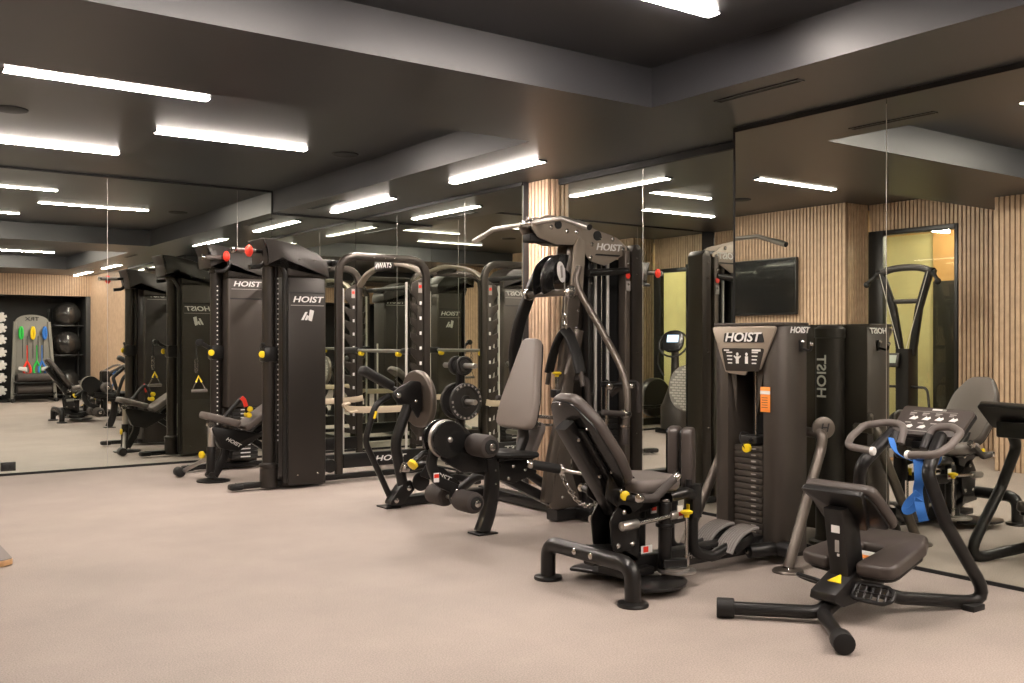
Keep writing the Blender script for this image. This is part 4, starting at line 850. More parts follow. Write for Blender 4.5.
# ------------------------------------------------------------------ functional trainer with smith rack
def logo_mark(parent, o, U, s=1.0):
    b = B(); b.prism([(-0.055*s, -0.03*s), (-0.035*s, -0.03*s), (0.0, 0.035*s), (-0.02*s, 0.035*s)], 0.002, o, U, (0, 0, 1)); b.prism([(-0.025*s, -0.03*s), (-0.005*s, -0.03*s), (0.012*s, 0.0), (-0.006*s, 0.012*s)], 0.002, o, U, (0, 0, 1))
    b.prism(rpoly([(0.005*s, -0.03*s), (0.035*s, -0.04*s), (0.055*s, 0.045*s), (0.02*s, 0.055*s)], 0.006*s), 0.002, o, U, (0, 0, 1)); finish(b, 'logo_mark', 'white', parent)
def trainer():
    r = thing('cable_trainer_rack', 'dual-column cable machine joined to a rack with saw-toothed uprights at the room corner', 'gym machine', (3.9, 8.95, 0))
    YN, YF = 8.055, 9.85          # outer faces
    for side in (0, 1):
        s = -1 if side == 0 else 1
        cx, cy = ((3.255, 8.17) if side == 0 else (3.315, 9.70))
        b = B(); b.lathe([(0.078, 0), (0.078, 0.17), (0.082, 0.175), (0.082, 0.20), (0.07, 0.205), (0.056, 0.215), (0.056, 1.94), (0.066, 1.95), (0.066, 2.03), (0.05, 2.04)], (cx, cy, 0.02), seg=28)
        if side == 0: b.rtube([(cx+0.075, cy+0.02, 0.15), (cx+0.075, cy+0.02, 1.96)], 0.03, 0.05, (1, 0, 0))
        b.m(1)
        for k in range(33):
            z = 0.42+k*0.044
            if side: b.cyl((cx-0.004, cy-0.055, z), (cx-0.004, cy-0.059, z), 0.0075, seg=8)
            else: b.cyl((cx+0.082, cy-0.004, z), (cx+0.082, cy-0.008, z), 0.0075, seg=8)
        col = finish(b, 'column', ['shroud', 'white'], r)
        b = B(); b.rtube([(cx-0.28, cy-0.02*s, 0.045), (cx+0.35, cy-0.02*s, 0.045)], 0.05, 0.075, (0, 0, 1)); b.m(1).box((cx-0.285, cy-0.02*s, 0.04), (0.12, 0.10, 0.05), 0.018); b.m(0); finish(b, 'base_foot', ['black_metal', 'rubber'], r)
        # weight tower
        ya, yb = (YN, YN+0.33) if side == 0 else (YF-0.33, YF)
        b = B(); b.prism(rpoly([(3.375, ya), (3.745, ya), (3.745, yb), (3.375, yb)], 0.03), 1.90 if side == 0 else 1.36, (0, 0, (0.03+1.93)/2 if side == 0 else 1.31), (1, 0, 0), (0, 1, 0), 0.004)
        if side: b.prism(rpoly([(3.375, ya+0.17), (3.745, ya+0.17), (3.745, yb), (3.375, yb)], 0.03), 0.62, (0, 0, 0.33), (1, 0, 0), (0, 1, 0), 0.004)
        for yy in ((ya,) if side == 0 else (ya, yb)):
            q = -1 if yy == ya else 1
            b.m(1).box((3.56, yy+q*0.0005, 1.705), (0.33, 0.004, 0.012))
        b.m(2)
        for x in (3.47, 3.66): b.bolt((x, YN if side == 0 else YF, 0.12), (0, s, 0), 0.010)
        tw = finish(b, 'weight_tower', ['tower_brown' if side else 'shroud', 'slot', 'chrome'], r)
        dz = 0.07*side
        for yy, q in ((ya, -1), (yb, 1)):
            U = (-q, 0, 0)
            zt = 1.645 if q == s else 1.85
            lettering(tw, 'HOIST', 0.072, (3.565, yy+q*0.002, zt), U, (0, 0, 1), 'white', 0.0015, sx=1.35, **HO)
            b = B(); b.box((3.565, yy+q*0.002, zt-0.05), (0.31, 0.004, 0.006)); finish(b, 'trim_line', 'grey_print', tw)
            if q == s: logo_mark(tw, V((3.565, yy+q*0.003, 1.50)), V((-q, 0, 0)), 1.1)
        b = B(); b.tube([(3.355, YN-0.0 if side == 0 else YF, 0.06), (3.355, YN if side == 0 else YF, 1.87), (3.30, YN+0.03 if side == 0 else YF-0.03, 1.98)], 0.024, 0.10); finish(b, 'edge_tube', 'black_metal', tw)
        # curved hood
        P = [(3.145, 2.165), (3.26, 2.155), (3.48, 2.12), (3.66, 2.05), (3.765, 1.955), (3.765, 1.84), (3.368, 1.84), (3.368, 1.95), (3.34, 1.985), (3.315, 1.985), (3.315, 1.93), (3.195, 1.93), (3.185, 2.06)]
        P = [(px_, pz+(0.07 if side else 0)) for px_, pz in P]
        b = B(); b.prism(rpoly(P, [0.012, 0.1, 0.1, 0.1, 0.08, 0.006, 0.006, 0.02, 0.02, 0.006, 0.006, 0.006, 0.03]), 0.37, (0, (ya+yb)/2, 0), (1, 0, 0), (0, 0, 1), 0.012); b.m(1)
        for x in (3.48, 3.62): b.bolt((x, (ya+yb)/2+s*0.185, 1.99), (0, s, 0), 0.008)
        finish(b, 'hood', ['shroud', 'chrome'], r)
        # chin bar with red collar
        b = B()
        if side == 0: A, Z, K = V((2.90, 8.10, 2.05)), V((3.19, 8.14, 2.055)), V((3.03, 8.05, 2.045))
        else: A, Z, K = V((3.09, 9.44, 2.09)), V((3.34, 9.46, 2.10)), V((3.32, 9.42, 2.11))
        b.cyl(A, Z, 0.018, 0.004); b.m(1).cyl(A, A+(Z-A).normalized()*0.035, 0.026, 0.005); b.m(2).cyl(A+(Z-A)*0.15, A+(Z-A)*0.75, 0.021)
        b.m(3).sph(K+V((0, -0.01, 0.0)), 0.045, (0.75, 0.75, 1.15)); finish(b, 'chin_bar', ['black_metal', 'chrome', 'grey_vinyl', 'red'], r)['label'] = 'bar with red knob'
        b = B(); b.tube([Z, Z+V((0.03, 0, -0.08)), Z+V((-0.03, 0, -0.13)), Z+V((-0.12, 0, -0.14))], 0.020, 0.04); finish(b, 'bar_bracket', 'black_metal', r)
        # pulley carriage
        b = B(); z = 1.17; b.box((cx+0.0, cy, z), (0.13, 0.13, 0.14), 0.02); b.cyl((cx-0.04, cy, z+0.03), (cx-(0.16 if side else 0.06), cy-0.02, z+0.10), 0.02, 0.004); b.m(1).lathe([(0.020, 0), (0.030, 0.004), (0.030, 0.016), (0.016, 0.020)], (cx-0.066, cy-(0.07 if side else 0.03), z), (-0.6, -0.8, 0), 20); 
        if side: b.m(2).cyl((cx-0.17, cy-0.045, z+0.10), (cx-0.17, cy+0.005, z+0.10), 0.035, 0.004)
        finish(b, 'pulley_carriage', ['black_metal', 'yellow', 'rubber'], r)
        if side == 0: continue
        b = B(); q = V((cx-0.20, cy-0.02, z+0.08)); b.tube([q, q+V((0.0, 0, -0.14))], 0.006, seg=8); b.m(1)
        for k in range(3): b.tube([q+V((0.014*math.sin(a*PI/5), 0, -0.16-0.045*k+0.026*math.cos(a*PI/5))) for a in range(10)], 0.005, seg=6, closed=True)
        h0 = q+V((0.02, 0, -0.31)); b.m(1).tube([h0, h0+V((-0.06, 0, -0.14))], 0.005, seg=8); b.tube([h0, h0+V((0.07, -0.02, -0.14))], 0.005, seg=8); b.m(2).tube([h0+V((-0.025, 0, -0.06)), h0, h0+V((0.03, -0.008, -0.06))], 0.010, seg=8); b.m(3).cyl(h0+V((-0.07, 0, -0.145)), h0+V((0.08, -0.02, -0.145)), 0.016, 0.003); b.m(0)
        finish(b, 'stirrup_handle', ['rubber', 'chrome', 'yellow', 'grey_vinyl'], r)
    # visible weight stack under the far tower
    b = B(); b.cyl((3.56, 9.60, 0.6), (3.56, 9.60, 0.72), 0.008); st = finish(b, 'weight_stack', 'chrome', r)
    b = B(); b.box((3.56, 9.60, 0.13), (0.26, 0.12, 0.036), 0.004); b.m(1).box((3.56, 9.539, 0.133), (0.10, 0.002, 0.012)); p0 = finish(b, 'stack_plate', ['iron', 'white'], st)
    for k in range(1, 13): c = p0.copy(); COL.objects.link(c); c.location.z += 0.039*k
    # portal frames with saw-toothed uprights
    for y in (8.25, 9.68):
        b = B(); b.rtube([(3.955, y, 0.04), (3.955, y, 2.065), (4.885, y, 2.065), (4.885, y, 0.04)], 0.055, 0.075, (0, 1, 0), 0.19, 0.018); b.m(1)
        for x in (4.30, 4.42, 4.52): b.bolt((x, y-0.028, 2.065), (0, -1, 0), 0.008)
        pf = finish(b, 'rack_frame', ['rack_paint', 'chrome'], r)
        n = 10; P = [(0.06, 0.30)]; z = 0.30
        Q = [(0.055, 0.28)]
        for k in range(n):
            z = 0.30+k*0.145; Q += [(-0.075, z+0.0), (-0.075, z+0.055), (-0.005, z+0.025), (-0.015, z+0.075)]
        Q += [(-0.075, 0.30+n*0.145), (-0.06, 1.84), (0.055, 1.90)]
        b = B(); b.prism(Q, 0.016, (4.785, y, 0.0), (1, 0, 0), (0, 0, 1), 0.002); b.m(1)
        for k in range(n): b.box((4.815, y-0.009, 0.345+k*0.145), (0.022, 0.003, 0.032), 0.001)
        b.m(2).box((4.81, y-0.009, 1.80), (0.04, 0.003, 0.10)); b.m(3).box((4.81, y-0.010, 1.81), (0.03, 0.003, 0.03)); finish(b, 'toothed_upright', ['rack_paint', 'white', 'grey_print', 'red'], pf)
        b = B(); b.rtube([(3.30, y, 0.045), (4.95, y, 0.045)], 0.05, 0.07, (0, 0, 1)); b.bb((3.99, y-0.03, 0.12), (4.85, y+0.03, 0.25), 0.008); b.cyl((3.86, y-0.04, 0.15), (3.86, y+0.04, 0.15), 0.06, 0.006); br = finish(b, 'base_rail', 'black_metal', r)
        if y < 9: lettering(br, 'HOIST', 0.07, (4.47, y-0.032, 0.185), (1, 0, 0), (0, 0, 1), 'white', 0.001, sx=1.6, **HO)
        for x in (3.80, 4.68):
            b = B(); b.cyl((x, y+0.03*(1 if y < 9 else -1), 0.08), (x, y+0.03*(1 if y < 9 else -1), 1.85 if x > 4 else 1.25), 0.012); finish(b, 'guide_rod', 'bright_steel', r)
    b = B(); b.rtube(spline([(4.885, 8.25, 1.90), (4.885, 8.50, 2.01), (4.885, 8.97, 2.075), (4.885, 9.44, 2.01), (4.885, 9.68, 1.87)], 8), 0.07, 0.04, (1, 0, 0)); ab = finish(b, 'arch_brace', 'bronze', r)
    b = B(); b.box((4.84, 9.03, 2.06), (0.012, 0.40, 0.10), 0.004); bd = finish(b, 'badge', 'shroud', ab)
    lettering(bd, '4WAYS', 0.085, (4.830, 9.03, 2.06), (0, -1, 0), (0, 0, 1), 'white', 0.001, shear=0.15, sx=1.3)
    for p0, p1, up in (((3.955, 8.25, 2.0), (3.955, 9.68, 2.0), (1, 0, 0)), ((4.90, 8.25, 0.05), (4.90, 9.68, 0.05), (1, 0, 0)), ((3.62, 8.30, 2.0), (3.955, 8.36, 2.0), (0, 0, 1)), ((3.62, 9.6, 2.0), (3.955, 9.6, 2.0), (0, 0, 1))):
        b = B(); b.rtube([p0, p1], 0.06, 0.05, up); finish(b, 'cross_member', 'black_metal', r)
    b = B(); b.cyl((4.73, 8.42, 1.185), (4.73, 9.76, 1.185), 0.018); b.m(1).cyl((4.73, 8.30, 1.185), (4.73, 8.44, 1.185), 0.03, 0.005); b.cyl((4.73, 9.38, 1.185), (4.73, 9.80, 1.185), 0.035, 0.005); b.m(2).cyl((4.73, 8.50, 1.155), (4.73, 8.55, 1.155), 0.026, 0.004); b.cyl((4.73, 9.30, 1.155), (4.73, 9.35, 1.155), 0.026, 0.004); finish(b, 'smith_bar', ['steel', 'black_metal', 'yellow'], r)
    for y in (8.18, 9.62):
        b = B(); b.sweep(spline([(3.99, y, 0.67), (4.10, y, 0.655), (4.45, y, 0.645), (4.80, y, 0.655), (4.90, y, 0.67)]), rrect(0.062, 0.014, 0.005, 2), up=(0, 0, 1)); b.sweep(spline([(4.02, y-0.02, 0.72), (3.96, y-0.02, 0.70), (4.02, y-0.02, 0.64), (4.10, y-0.015, 0.645)]), rrect(0.05, 0.016, 0.005, 2), up=(0, 1, 0.2)); finish(b, 'safety_strap', 'beige', r)['label'] = 'beige webbing safety strap'
    return r
trainer()

def bench():
    yc = 8.93
    r = thing('adjustable_bench', 'dark adjustable bench with raised backrest standing between the two cable columns', 'bench', (3.25, yc, 0))
    U = V((0.96, 0, -0.28)).normalized(); b = B(); b.prism(rpoly([(-0.17, -0.12), (0.16, -0.15), (0.16, 0.15), (-0.17, 0.12)], 0.05), 0.065, (3.09, yc, 0.565), U, (0, 1, 0), 0.02, 3); finish(b, 'seat', 'grey_vinyl', r)
    U = V((0.82, 0, 0.56)).normalized(); b = B(); b.prism(rpoly([(-0.40, -0.14), (0.36, -0.15), (0.40, 0.0), (0.36, 0.15), (-0.40, 0.14)], 0.05), 0.065, (3.62, yc, 0.70), U, (0, 1, 0), 0.02, 3); finish(b, 'backrest', 'grey_vinyl', r)
    b = B(); b.prism(rpoly([(-0.16, 0.10), (0.30, 0.0), (0.42, 0.02), (0.10, -0.16), (-0.06, -0.12)], 0.04), 0.09, (3.14, yc, 0.42), (1, 0, 0), (0, 0, 1), 0.006); b.rtube([(3.30, yc, 0.42), (3.75, yc, 0.12), (3.95, yc, 0.06)], 0.07, 0.06, (0, 1, 0), 0.1); b.rtube([(3.42, yc, 0.42), (3.85, yc, 0.78)], 0.06, 0.05, (0, 1, 0)); b.cyl((3.93, yc-0.22, 0.05), (3.93, yc+0.22, 0.05), 0.04, 0.006); fr = finish(b, 'frame', 'black_metal', r)
    lettering(fr, 'HOIST', 0.045, (3.20, yc-0.047, 0.35), (0.86, 0, -0.5), (0.5, 0, 0.86), 'white', 0.001, sx=1.2, **HO)
    b = B(); b.rtube([(3.12, yc, 0.44), (3.14, yc, 0.24), (3.03, yc, 0.05)], 0.055, 0.08, (0, 1, 0), 0.2); b.lathe([(0.15, 0), (0.15, 0.012), (0.10, 0.02), (0, 0.02)], (3.03, yc, 0), seg=28); b.cyl((3.00, yc-0.06, 0.06), (3.00, yc+0.06, 0.06), 0.03); finish(b, 'front_leg', 'black_metal', r)
    b = B(); b.cyl((3.01, yc, 0.50), (3.01, yc, 0.30), 0.032, 0.004); b.m(1).cyl((3.01, yc, 0.32), (3.00, yc, 0.06), 0.040, 0.004); b.m(2).cyl((3.0, yc-0.03, 0.52), (3.0, yc+0.03, 0.52), 0.03); finish(b, 'seat_strut', ['steel', 'black_metal', 'chrome'], r)
    b = B(); b.tube([(3.00, yc+0.02, 0.22), (2.88, yc+0.45, 0.05)], 0.02); b.m(1).cyl((2.86, yc+0.40, 0.05), (2.86, yc+0.52, 0.05), 0.045, 0.01); b.m(2).lathe([(0.02, 0), (0.034, 0.006), (0.034, 0.024), (0, 0.03)], (2.96, yc+0.08, 0.24), (-1, -0.4, 0), 12); finish(b, 'wheel_leg', ['steel', 'rubber', 'yellow'], r)
    return r
bench()
def pull_handles():
    t = thing('pull_strap', 'black pull strap with red tip and yellow ends lying on the bench seat', 'cable handle', (3.22, 8.85, 0.57))
    b = B(); b.tube(spline([(3.10, 8.84, 0.585), (3.20, 8.83, 0.70), (3.26, 8.83, 0.755), (3.30, 8.84, 0.70), (3.33, 8.85, 0.60)]), 0.022); finish(b, 'strap', 'rubber', t)
    b = B(); b.sweep(spline([(3.245, 8.805, 0.765), (3.27, 8.80, 0.74), (3.29, 8.80, 0.68)]), rrect(0.012, 0.04, 0.004, 2), up=(0, 1, 0)); finish(b, 'red_tab', 'red', t)
    for x, z in ((3.33, 0.655), (3.32, 0.60)):
        b = B(); b.cyl((x, 8.80, z), (x+0.01, 8.90, z), 0.026, 0.005); finish(b, 'yellow_end', 'yellow', t)
pull_handles()

# ------------------------------------------------------------------ plate tree with iron plates
def plate_tree():
    x, y = 4.86, 7.61
    r = thing('plate_tree', 'black weight plate tree between the rack and the slatted timber column', 'weight rack', (x, y, 0))
    b = B(); b.rtube([(x, y, 0.04), (x, y, 1.12)], 0.06, 0.06, (1, 0, 0)); finish(b, 'post', 'black_metal', r)
    b = B(); b.rtube([(x-0.28, y, 0.04), (x+0.28, y, 0.04)], 0.06, 0.07, (0, 0, 1)); b.rtube([(x, y-0.3, 0.04), (x, y+0.3, 0.04)], 0.06, 0.07, (0, 0, 1)); finish(b, 'base', 'black_metal', r)
    for z in (1.06, 0.735, 0.40):
        for s in (-1, 1):
            b = B(); b.cyl((x, y+s*0.035, z), (x, y+s*0.26, z), 0.025, 0.004); b.cyl((x, y+s*0.035, z), (x, y+s*0.045, z), 0.045); finish(b, 'peg', 'steel', r)
    def plate(z, s, off, R, lab):
        o = V((x, y+s*off, z)); w = 0.022 if R > 0.2 else 0.018
        t = thing('weight_plate', lab, 'weight plate', o, 'iron weight plates on the tree')
        b = B(); b.lathe([(0.03, -w), (0.055, -w), (0.06, -w*0.35), (R*0.78, -w*0.35), (R*0.82, -w), (R*0.97, -w), (R, -w*0.7), (R, w*0.7), (R*0.97, w), (R*0.82, w), (R*0.78, w*0.35), (0.06, w*0.35), (0.055, w), (0.03, w)], o, (0, s, 0), 48); finish(b, 'disc', 'iron', t)
        if R < 0.12: return
        b = B()
        for k in range(22):
            if k in (9, 10, 20, 21): continue
            a = 2*PI*k/22; c = o+V((math.cos(a)*R*0.895, s*(w+0.0002), math.sin(a)*R*0.895)); b.box(c, (0.018, 0.002, 0.022 if k % 3 else 0.012), 0, Matrix.Rotation(-a, 3, 'Y'))
        finish(b, 'raised_marks', 'grey_print', t)
    plate(0.735, -1, 0.10, 0.168, 'large black iron plate facing the camera on the middle peg of the tree')
    plate(0.735, 1, 0.06, 0.168, 'large black iron plate on the far middle peg, left of the post')
    plate(1.06, -1, 0.075, 0.088, 'small iron plate facing the camera on the top peg of the tree')
    plate(1.06, 1, 0.05, 0.088, 'small iron plate on the far top peg, left of the post')
plate_tree()

# ------------------------------------------------------------------ left side of the room (seen in the mirrors)
def television():
    x = 0.0
    t = thing('television', 'large black flat television mounted on the slatted timber wall', 'television', (x, 8.52, 1.61))
    b = B(); b.box((x+0.045, 8.52, 1.98), (0.05, 1.16, 0.72), 0.008); finish(b, 'bezel', 'frame_black', t)
    b = B(); b.box((x+0.0712, 8.52, 1.985), (0.003, 1.13, 0.685)); finish(b, 'screen', 'screen', t)
    b = B(); b.box((x+0.012, 8.52, 1.98), (0.022, 0.4, 0.3), 0.004); finish(b, 'wall_bracket', 'black_metal', t)
television()

def ski_machine():
    yc = 6.45
    r = thing('ski_machine', 'tall black ski machine with V-shaped arms and a plywood-edged deck at the left edge', 'gym machine', (0.4, yc, 0))
    b = B(); b.prism(rpoly([(-0.35, -0.24), (0.50, -0.24), (0.55, -0.20), (0.55, 0.46), (0.50, 0.50), (-0.35, 0.50)], 0.03), 0.03, (0.41, yc, 0.02), (1, 0, 0), (0, 1, 0), 0.003); d = finish(b, 'deck', 'ply', r); d['label'] = 'pale plywood deck'
    b = B(); b.prism(rpoly([(-0.35, -0.237), (0.498, -0.237), (0.547, -0.198), (0.547, 0.458), (0.498, 0.497), (-0.35, 0.497)], 0.03), 0.004, (0.41, yc, 0.037), (1, 0, 0), (0, 1, 0)); finish(b, 'deck_mat', 'grey_top', d)['label'] = 'grey deck surface'
    b = B(); b.rtube([(0.02, yc, 0.04), (0.02, yc, 1.12)], 0.17, 0.20, (0, 1, 0), 0, 0.02); finish(b, 'column', 'black_metal', r)
    b = B(); b.lathe([(0, -0.07), (0.15, -0.07), (0.17, -0.05), (0.17, 0.05), (0.15, 0.07), (0, 0.07)], (0.10, yc, 0.30), (1, 0, 0), 32); finish(b, 'flywheel_cover', 'rubber', r)
    for s in (-1, 1):
        b = B(); b.rtube([(0.02, yc+s*0.07, 1.05), (0.03, yc+s*0.16, 1.55), (0.05, yc+s*0.30, 1.92)], 0.06, 0.08, (1, 0, 0), 0.2, 0.012); finish(b, 'arm', 'black_metal', r)
        b = B(); b.tube([(0.09, yc+s*0.30, 1.92), (0.10, yc+s*0.03, 1.08)], 0.004, seg=6); finish(b, 'cord', 'bright_steel', r)
        b = B(); b.cyl((0.07, yc+s*0.34, 1.92), (0.13, yc+s*0.44, 1.82), 0.02, 0.004); b.sph((0.13, yc+s*0.44, 1.81), 0.035); b.cyl((0.05, yc+s*0.30, 1.93), (0.07, yc+s*0.36, 1.92), 0.035, 0.006); finish(b, 'handle', 'rubber', r)
        b = B(); b.tube([(0.06, yc+s*0.08, 0.72), (0.10, yc+s*0.30, 0.72), (0.14, yc+s*0.36, 0.40), (0.14, yc+s*0.36, 0.05)], 0.014, 0.08); finish(b, 'side_hoop', 'black_metal', r)
    b = B(); b.rtube(spline([(0.05, yc-0.36, 1.90), (0.05, yc-0.2, 1.96), (0.05, yc, 1.975), (0.05, yc+0.2, 1.96), (0.05, yc+0.36, 1.90)]), 0.06, 0.07, (1, 0, 0)); finish(b, 'top_arch', 'shroud', r)
    b = B(); b.rtube([(0.03, yc-0.17, 1.62), (0.03, yc+0.17, 1.62)], 0.035, 0.05, (1, 0, 0)); finish(b, 'crossbar', 'shroud', r)
    b = B(); b.box((0.16, yc+0.10, 1.0), (0.035, 0.19, 0.15), 0.01, Matrix.Rotation(-0.3, 3, 'Y')); m = finish(b, 'monitor', 'shroud', r)
    b = B(); b.box((0.180, yc+0.10, 1.012), (0.004, 0.14, 0.085), 0, Matrix.Rotation(-0.3, 3, 'Y')); finish(b, 'display', 'lcd', m)
    return r
ski_machine().scale.z = 1.07

def elliptical():
    x, y = 1.02, 9.78
    r = thing('cross_trainer', 'dark cardio machine with lit oval console seen beside the corner window', 'cardio machine', (x-0.35, y, 0))
    b = B(); b.rtube([(x-1.05, y, 0.06), (x+0.10, y, 0.06)], 0.10, 0.12, (0, 0, 1)); b.rtube([(x-0.95, y-0.3, 0.04), (x-0.95, y+0.3, 0.04)], 0.07, 0.08, (0, 0, 1)); b.rtube([(x+0.05, y-0.3, 0.04), (x+0.05, y+0.3, 0.04)], 0.07, 0.08, (0, 0, 1)); finish(b, 'base', 'black_metal', r)
    b = B(); b.lathe([(0.20, 0), (0.20, 0.30), (0.17, 0.36), (0.10, 0.55), (0.06, 0.75), (0.05, 1.12)], (x, y, 0.08), seg=28); finish(b, 'mast', 'shroud', r)
    b = B(); b.sph((x+0.10, y-0.06, 0.66), 0.035, (0.5, 1, 1)); finish(b, 'status_light', 'led', r)
    N = V((0.75, -0.45, 0.45)).normalized(); U = V((0.5, 0.86, 0)).normalized(); W = N.cross(U)
    o = V((x+0.06, y-0.02, 1.28)); b = B(); b.prism(ellipse(0.155, 0.165, 32, 2.4), 0.06, o, U, W, 0.02, 3); c = finish(b, 'console', 'gloss_black', r)
    b = B(); rot = Matrix((U, W, U.cross(W))).transposed(); b.box(o+N*0.031+W*0.03, (0.16, 0.11, 0.004), 0, rot); finish(b, 'screen', 'lit_screen', c)
    b = B(); b.tube([o-N*0.03+U*(0.20*math.cos(a*PI/10))+W*(0.20*math.sin(a*PI/10)-0.02) for a in range(20)], 0.014, seg=8, closed=True); finish(b, 'hoop_handle', 'rubber', r)
    b = B(); b.tube(spline([(x-0.02, y+0.05, 1.16), (x+0.05, y+0.24, 1.15), (x+0.08, y+0.27, 0.98), (x+0.02, y+0.2, 0.80)]), 0.014); finish(b, 'side_handle', 'rubber', r)
    for s in (-1, 1):
        b = B(); b.rtube([(x-0.9, y+s*0.14, 0.30), (x-0.15, y+s*0.14, 0.24)], 0.04, 0.06, (0, 0, 1)); b.box((x-0.50, y+s*0.16, 0.30), (0.36, 0.15, 0.03), 0.01); finish(b, 'pedal_arm', 'black_metal', r)
    b = B(); b.lathe([(0, -0.08), (0.28, -0.08), (0.30, -0.05), (0.30, 0.05), (0.28, 0.08), (0, 0.08)], (x-0.85, y, 0.42), (0, 1, 0), 36); finish(b, 'flywheel_housing', 'shroud', r)
elliptical()

# ---- dark storage niche behind the camera (seen in the back mirror)
def strap_station():
    x, y = 3.92, -2.25
    r = thing('strap_station', 'grey A-shaped training station with coloured straps and two foam rollers, in the dark niche', 'storage rack', (x, y, 0))
    for s in (-1, 1):
        b = B(); b.rtube([(x+s*0.42, y+0.22, 0.03), (x+s*0.33, y, 1.70)], 0.05, 0.07, (0, 1, 0)); b.rtube([(x+s*0.42, y+0.26, 0.03), (x+s*0.42, y-0.30, 0.03)], 0.05, 0.06, (0, 0, 1)); b.m(1).cyl((x+s*0.42, y+0.28, 0.04), (x+s*0.42, y+0.36, 0.04), 0.045, 0.008); finish(b, 'side_post', ['trx_grey', 'rubber'], r)
    b = B(); U = V((-1, 0, 0)); W = V((0, -0.13, 1)).normalized()
    b.prism([(-0.37, -0.62), (0.37, -0.62), (0.33, 0.52)]+[(0.33*math.cos(a), 0.52+0.16*math.sin(a)) for a in [PI*k/12 for k in range(1, 12)]]+[(-0.33, 0.52)], 0.02, (x, y+0.05, 1.18), U, W, 0.004); bp = finish(b, 'back_panel', 'trx_grey', r)
    lettering(bp, 'TRX', 0.11, (x, y-0.0, 1.76), U, W, 'rubber', 0.006, sx=1.3)
    b = B()
    for k in range(5): b.box((x-0.2+0.1*k, y+0.09, 1.12), (0.012, 0.008, 0.55))
    b.prism([(0.0, 0), (0.28, 0.05), (0.28, -0.05)], 0.004, (x+0.28, y+0.075, 1.02), U, W); finish(b, 'printed_lines', 'rubber', bp)
    for xx, c in ((-0.23, 'green'), (0.0, 'yellow'), (0.23, 'blue')):
        b = B(); b.cyl((x+xx, y+0.09, 1.58), (x+xx, y+0.09, 1.60), 0.03); b.tube([(x+xx+0.028*math.cos(a*PI/8), y+0.10, 1.46+0.12*math.sin(a*PI/8)) for a in range(16)], 0.026, seg=8, closed=True)
        tag(finish(b, 'exercise_loop', c, None, V((x+xx, y+0.09, 1.27))), '%s exercise loop hanging on the upper board of the strap station' % c, 'exercise band', 'loops on the strap station')
    for xx, c in ((-0.12, 'red'), (0.07, 'green'), (0.17, 'blue')):
        b = B(); b.tube([(x+xx, y+0.12, 1.20), (x+xx, y+0.13, 0.86)], 0.010, seg=8); b.tube(spline([(x+xx, y+0.13, 0.86), (x+xx+0.06, y+0.14, 0.72), (x+xx+0.05, y+0.15, 0.60), (x+xx-0.05, y+0.15, 0.60), (x+xx-0.06, y+0.14, 0.72), (x+xx, y+0.13, 0.86)]), 0.022, seg=8)
        tag(finish(b, 'resistance_tube', c, None, V((x+xx, y+0.13, 0.58))), '%s resistance tube hanging low on the strap station' % c, 'exercise band', 'tubes on the strap station')
    for z, lb in ((0.27, 'lower'), (0.52, 'upper')):
        b = B()
        for s in (-1, 1): b.rtube([(x+s*0.38, y+0.10, z-0.12), (x+s*0.38, y+0.42, z-0.08)], 0.04, 0.03, (0, 0, 1))
        b.box((x, y+0.24, z-0.115), (0.76, 0.28, 0.02), 0.004); finish(b, 'cradle', 'black_metal', r)
        b = B(); b.lathe([(0.03, 0), (0.085, 0), (0.095, 0.01), (0.095, 0.66), (0.085, 0.67), (0.03, 0.67)], (x-0.335, y+0.26, z-0.005), (1, 0, 0), 28)
        tag(finish(b, 'foam_roller', 'foam', None, V((x, y+0.26, z-0.1))), 'dark foam roller on the %s cradle of the strap station' % lb, 'foam roller', 'foam rollers on the strap station')
    for s in (-1, 1):
        b = B(); b.prism(rpoly([(-0.09, -0.03), (0.09, -0.05), (0.08, 0.05), (-0.07, 0.04)], 0.02), 0.08, (x+s*0.22, y+0.22, 0.70), (1, 0, s*0.15), (0, 0, 1), 0.015)
        tag(finish(b, 'folded_towel', 'white', None, V((x+s*0.22, y+0.22, 0.65))), 'small white folded pad above the %s end of the upper foam roller in the mirror' % ('right' if s > 0 else 'left'), 'pad', 'white pads on the strap station')
strap_station()
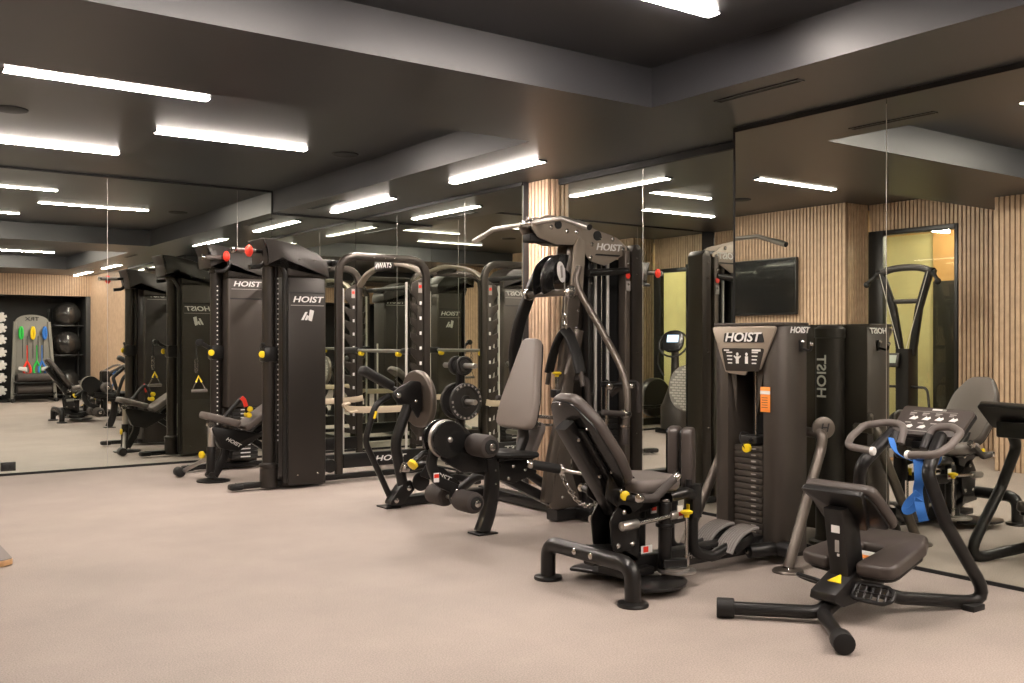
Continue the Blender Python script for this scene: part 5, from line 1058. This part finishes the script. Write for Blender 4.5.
def ball_rack():
    x, y = 4.64, -2.45
    r = thing('ball_rack', 'black three-tier rack holding big dark exercise balls in the dark niche', 'ball rack', (x, y, 0))
    for s in (-1, 1):
        b = B(); b.rtube([(x+s*0.30, y-0.25, 0.02), (x+s*0.30, y-0.25, 2.0)], 0.05, 0.05, (1, 0, 0)); finish(b, 'upright', 'black_metal', r)
        b = B(); b.rtube([(x+s*0.30, y-0.28, 0.03), (x+s*0.30, y+0.30, 0.03)], 0.05, 0.05, (0, 0, 1)); finish(b, 'foot', 'black_metal', r)
    for k, z in enumerate((0.12, 0.98, 1.62)):
        b = B(); b.tube([(x-0.30, y-0.25, z), (x-0.30, y+0.24, z), (x+0.30, y+0.24, z), (x+0.30, y-0.25, z)], 0.018, 0.06); b.tube([(x-0.30, y-0.16, z), (x+0.30, y-0.16, z)], 0.018); finish(b, 'shelf_bar', 'black_metal', r)
        R_ = 0.29; b = B(); b.lathe([(R_*math.cos(a), R_*math.sin(a)) for a in [-PI/2+PI*q/40 for q in range(41)]], (x, y+0.04, z+0.245), seg=48)
        for q in range(-4, 5): b.tube([(x+(R_*math.cos(q*0.12)-0.001)*math.cos(t*PI/20), y+0.04+(R_*math.cos(q*0.12)-0.001)*math.sin(t*PI/20), z+0.245+R_*math.sin(q*0.12)) for t in range(40)], 0.003, seg=5, closed=True)
        tag(finish(b, 'exercise_ball', 'ball', None, V((x, y+0.04, z))), 'large shiny dark exercise ball on the %s tier of the rack' % ('bottom', 'middle', 'top')[k], 'exercise ball', 'exercise balls on the rack')
ball_rack()
def dumbbell_tower():
    x, y = 3.33, -2.40
    r = thing('dumbbell_rack', 'upright black rack of white-ended dumbbells left of the strap station in the mirror', 'dumbbell rack', (x, y, 0))
    b = B(); b.rtube([(x, y-0.18, 0.03), (x, y-0.18, 1.95)], 0.10, 0.10, (1, 0, 0)); b.box((x, y, 0.02), (0.45, 0.6, 0.04), 0.01); finish(b, 'post', 'black_metal', r)
    names = ('lowest', 'second lowest', 'third from the floor', 'middle', 'third from the top', 'second highest', 'highest')
    for k, z in enumerate((0.24, 0.51, 0.78, 1.05, 1.32, 1.56, 1.79)):
        b = B(); b.rtube([(x, y-0.15, z-0.03), (x, y+0.12, z-0.045)], 0.03, 0.12, (0, 0, 1)); finish(b, 'cradle', 'black_metal', r)
        t = thing('dumbbell', '%s dumbbell with white star-cut ends on the upright rack' % names[k], 'dumbbell', (x, y+0.05, z), 'dumbbells on the upright rack')
        b = B(); b.cyl((x-0.0, y-0.10, z), (x, y+0.16, z), 0.018); finish(b, 'bar', 'chrome', t)
        for s in (-1, 1):
            yy = y+0.03+s*0.11; out = []
            for a in range(24):
                an = 2*PI*a/24; rr = 0.105 if a % 4 in (0, 1, 2) else 0.055; out.append((rr*math.cos(an), rr*math.sin(an)))
            b = B(); b.prism(out, 0.06, (x, yy, z), (1, 0, 0), (0, 0, 1), 0.006); finish(b, 'star_head', 'white', t)
dumbbell_tower()

# ------------------------------------------------------------------ camera and view
cam = bpy.data.cameras.new('camera'); cam.sensor_width = 36.0; cam.lens = 985/1024*36.0; cam.clip_start = 0.05; cam.clip_end = 60
co = bpy.data.objects.new('camera', cam); COL.objects.link(co)
co.location = (0, 0, 1.28); co.rotation_euler = (PI/2, 0, -math.radians(35.6))
sc = bpy.context.scene; sc.camera = co
w = bpy.data.worlds.new('world'); sc.world = w; w.use_nodes = True
w.node_tree.nodes['Background'].inputs[0].default_value = (0.02, 0.022, 0.03, 1); w.node_tree.nodes['Background'].inputs[1].default_value = 0.5
sc.view_settings.view_transform = 'Standard'; sc.view_settings.look = 'None'; sc.view_settings.gamma = 1.0
sc.view_settings.use_curve_mapping = False; sc.view_settings.exposure = 0.0
sc.cycles.max_bounces = 12; sc.cycles.diffuse_bounces = 4; sc.cycles.glossy_bounces = 9; sc.cycles.transparent_max_bounces = 12
sc.cycles.sample_clamp_indirect = 4.0; sc.cycles.caustics_reflective = True; sc.cycles.blur_glossy = 0.5
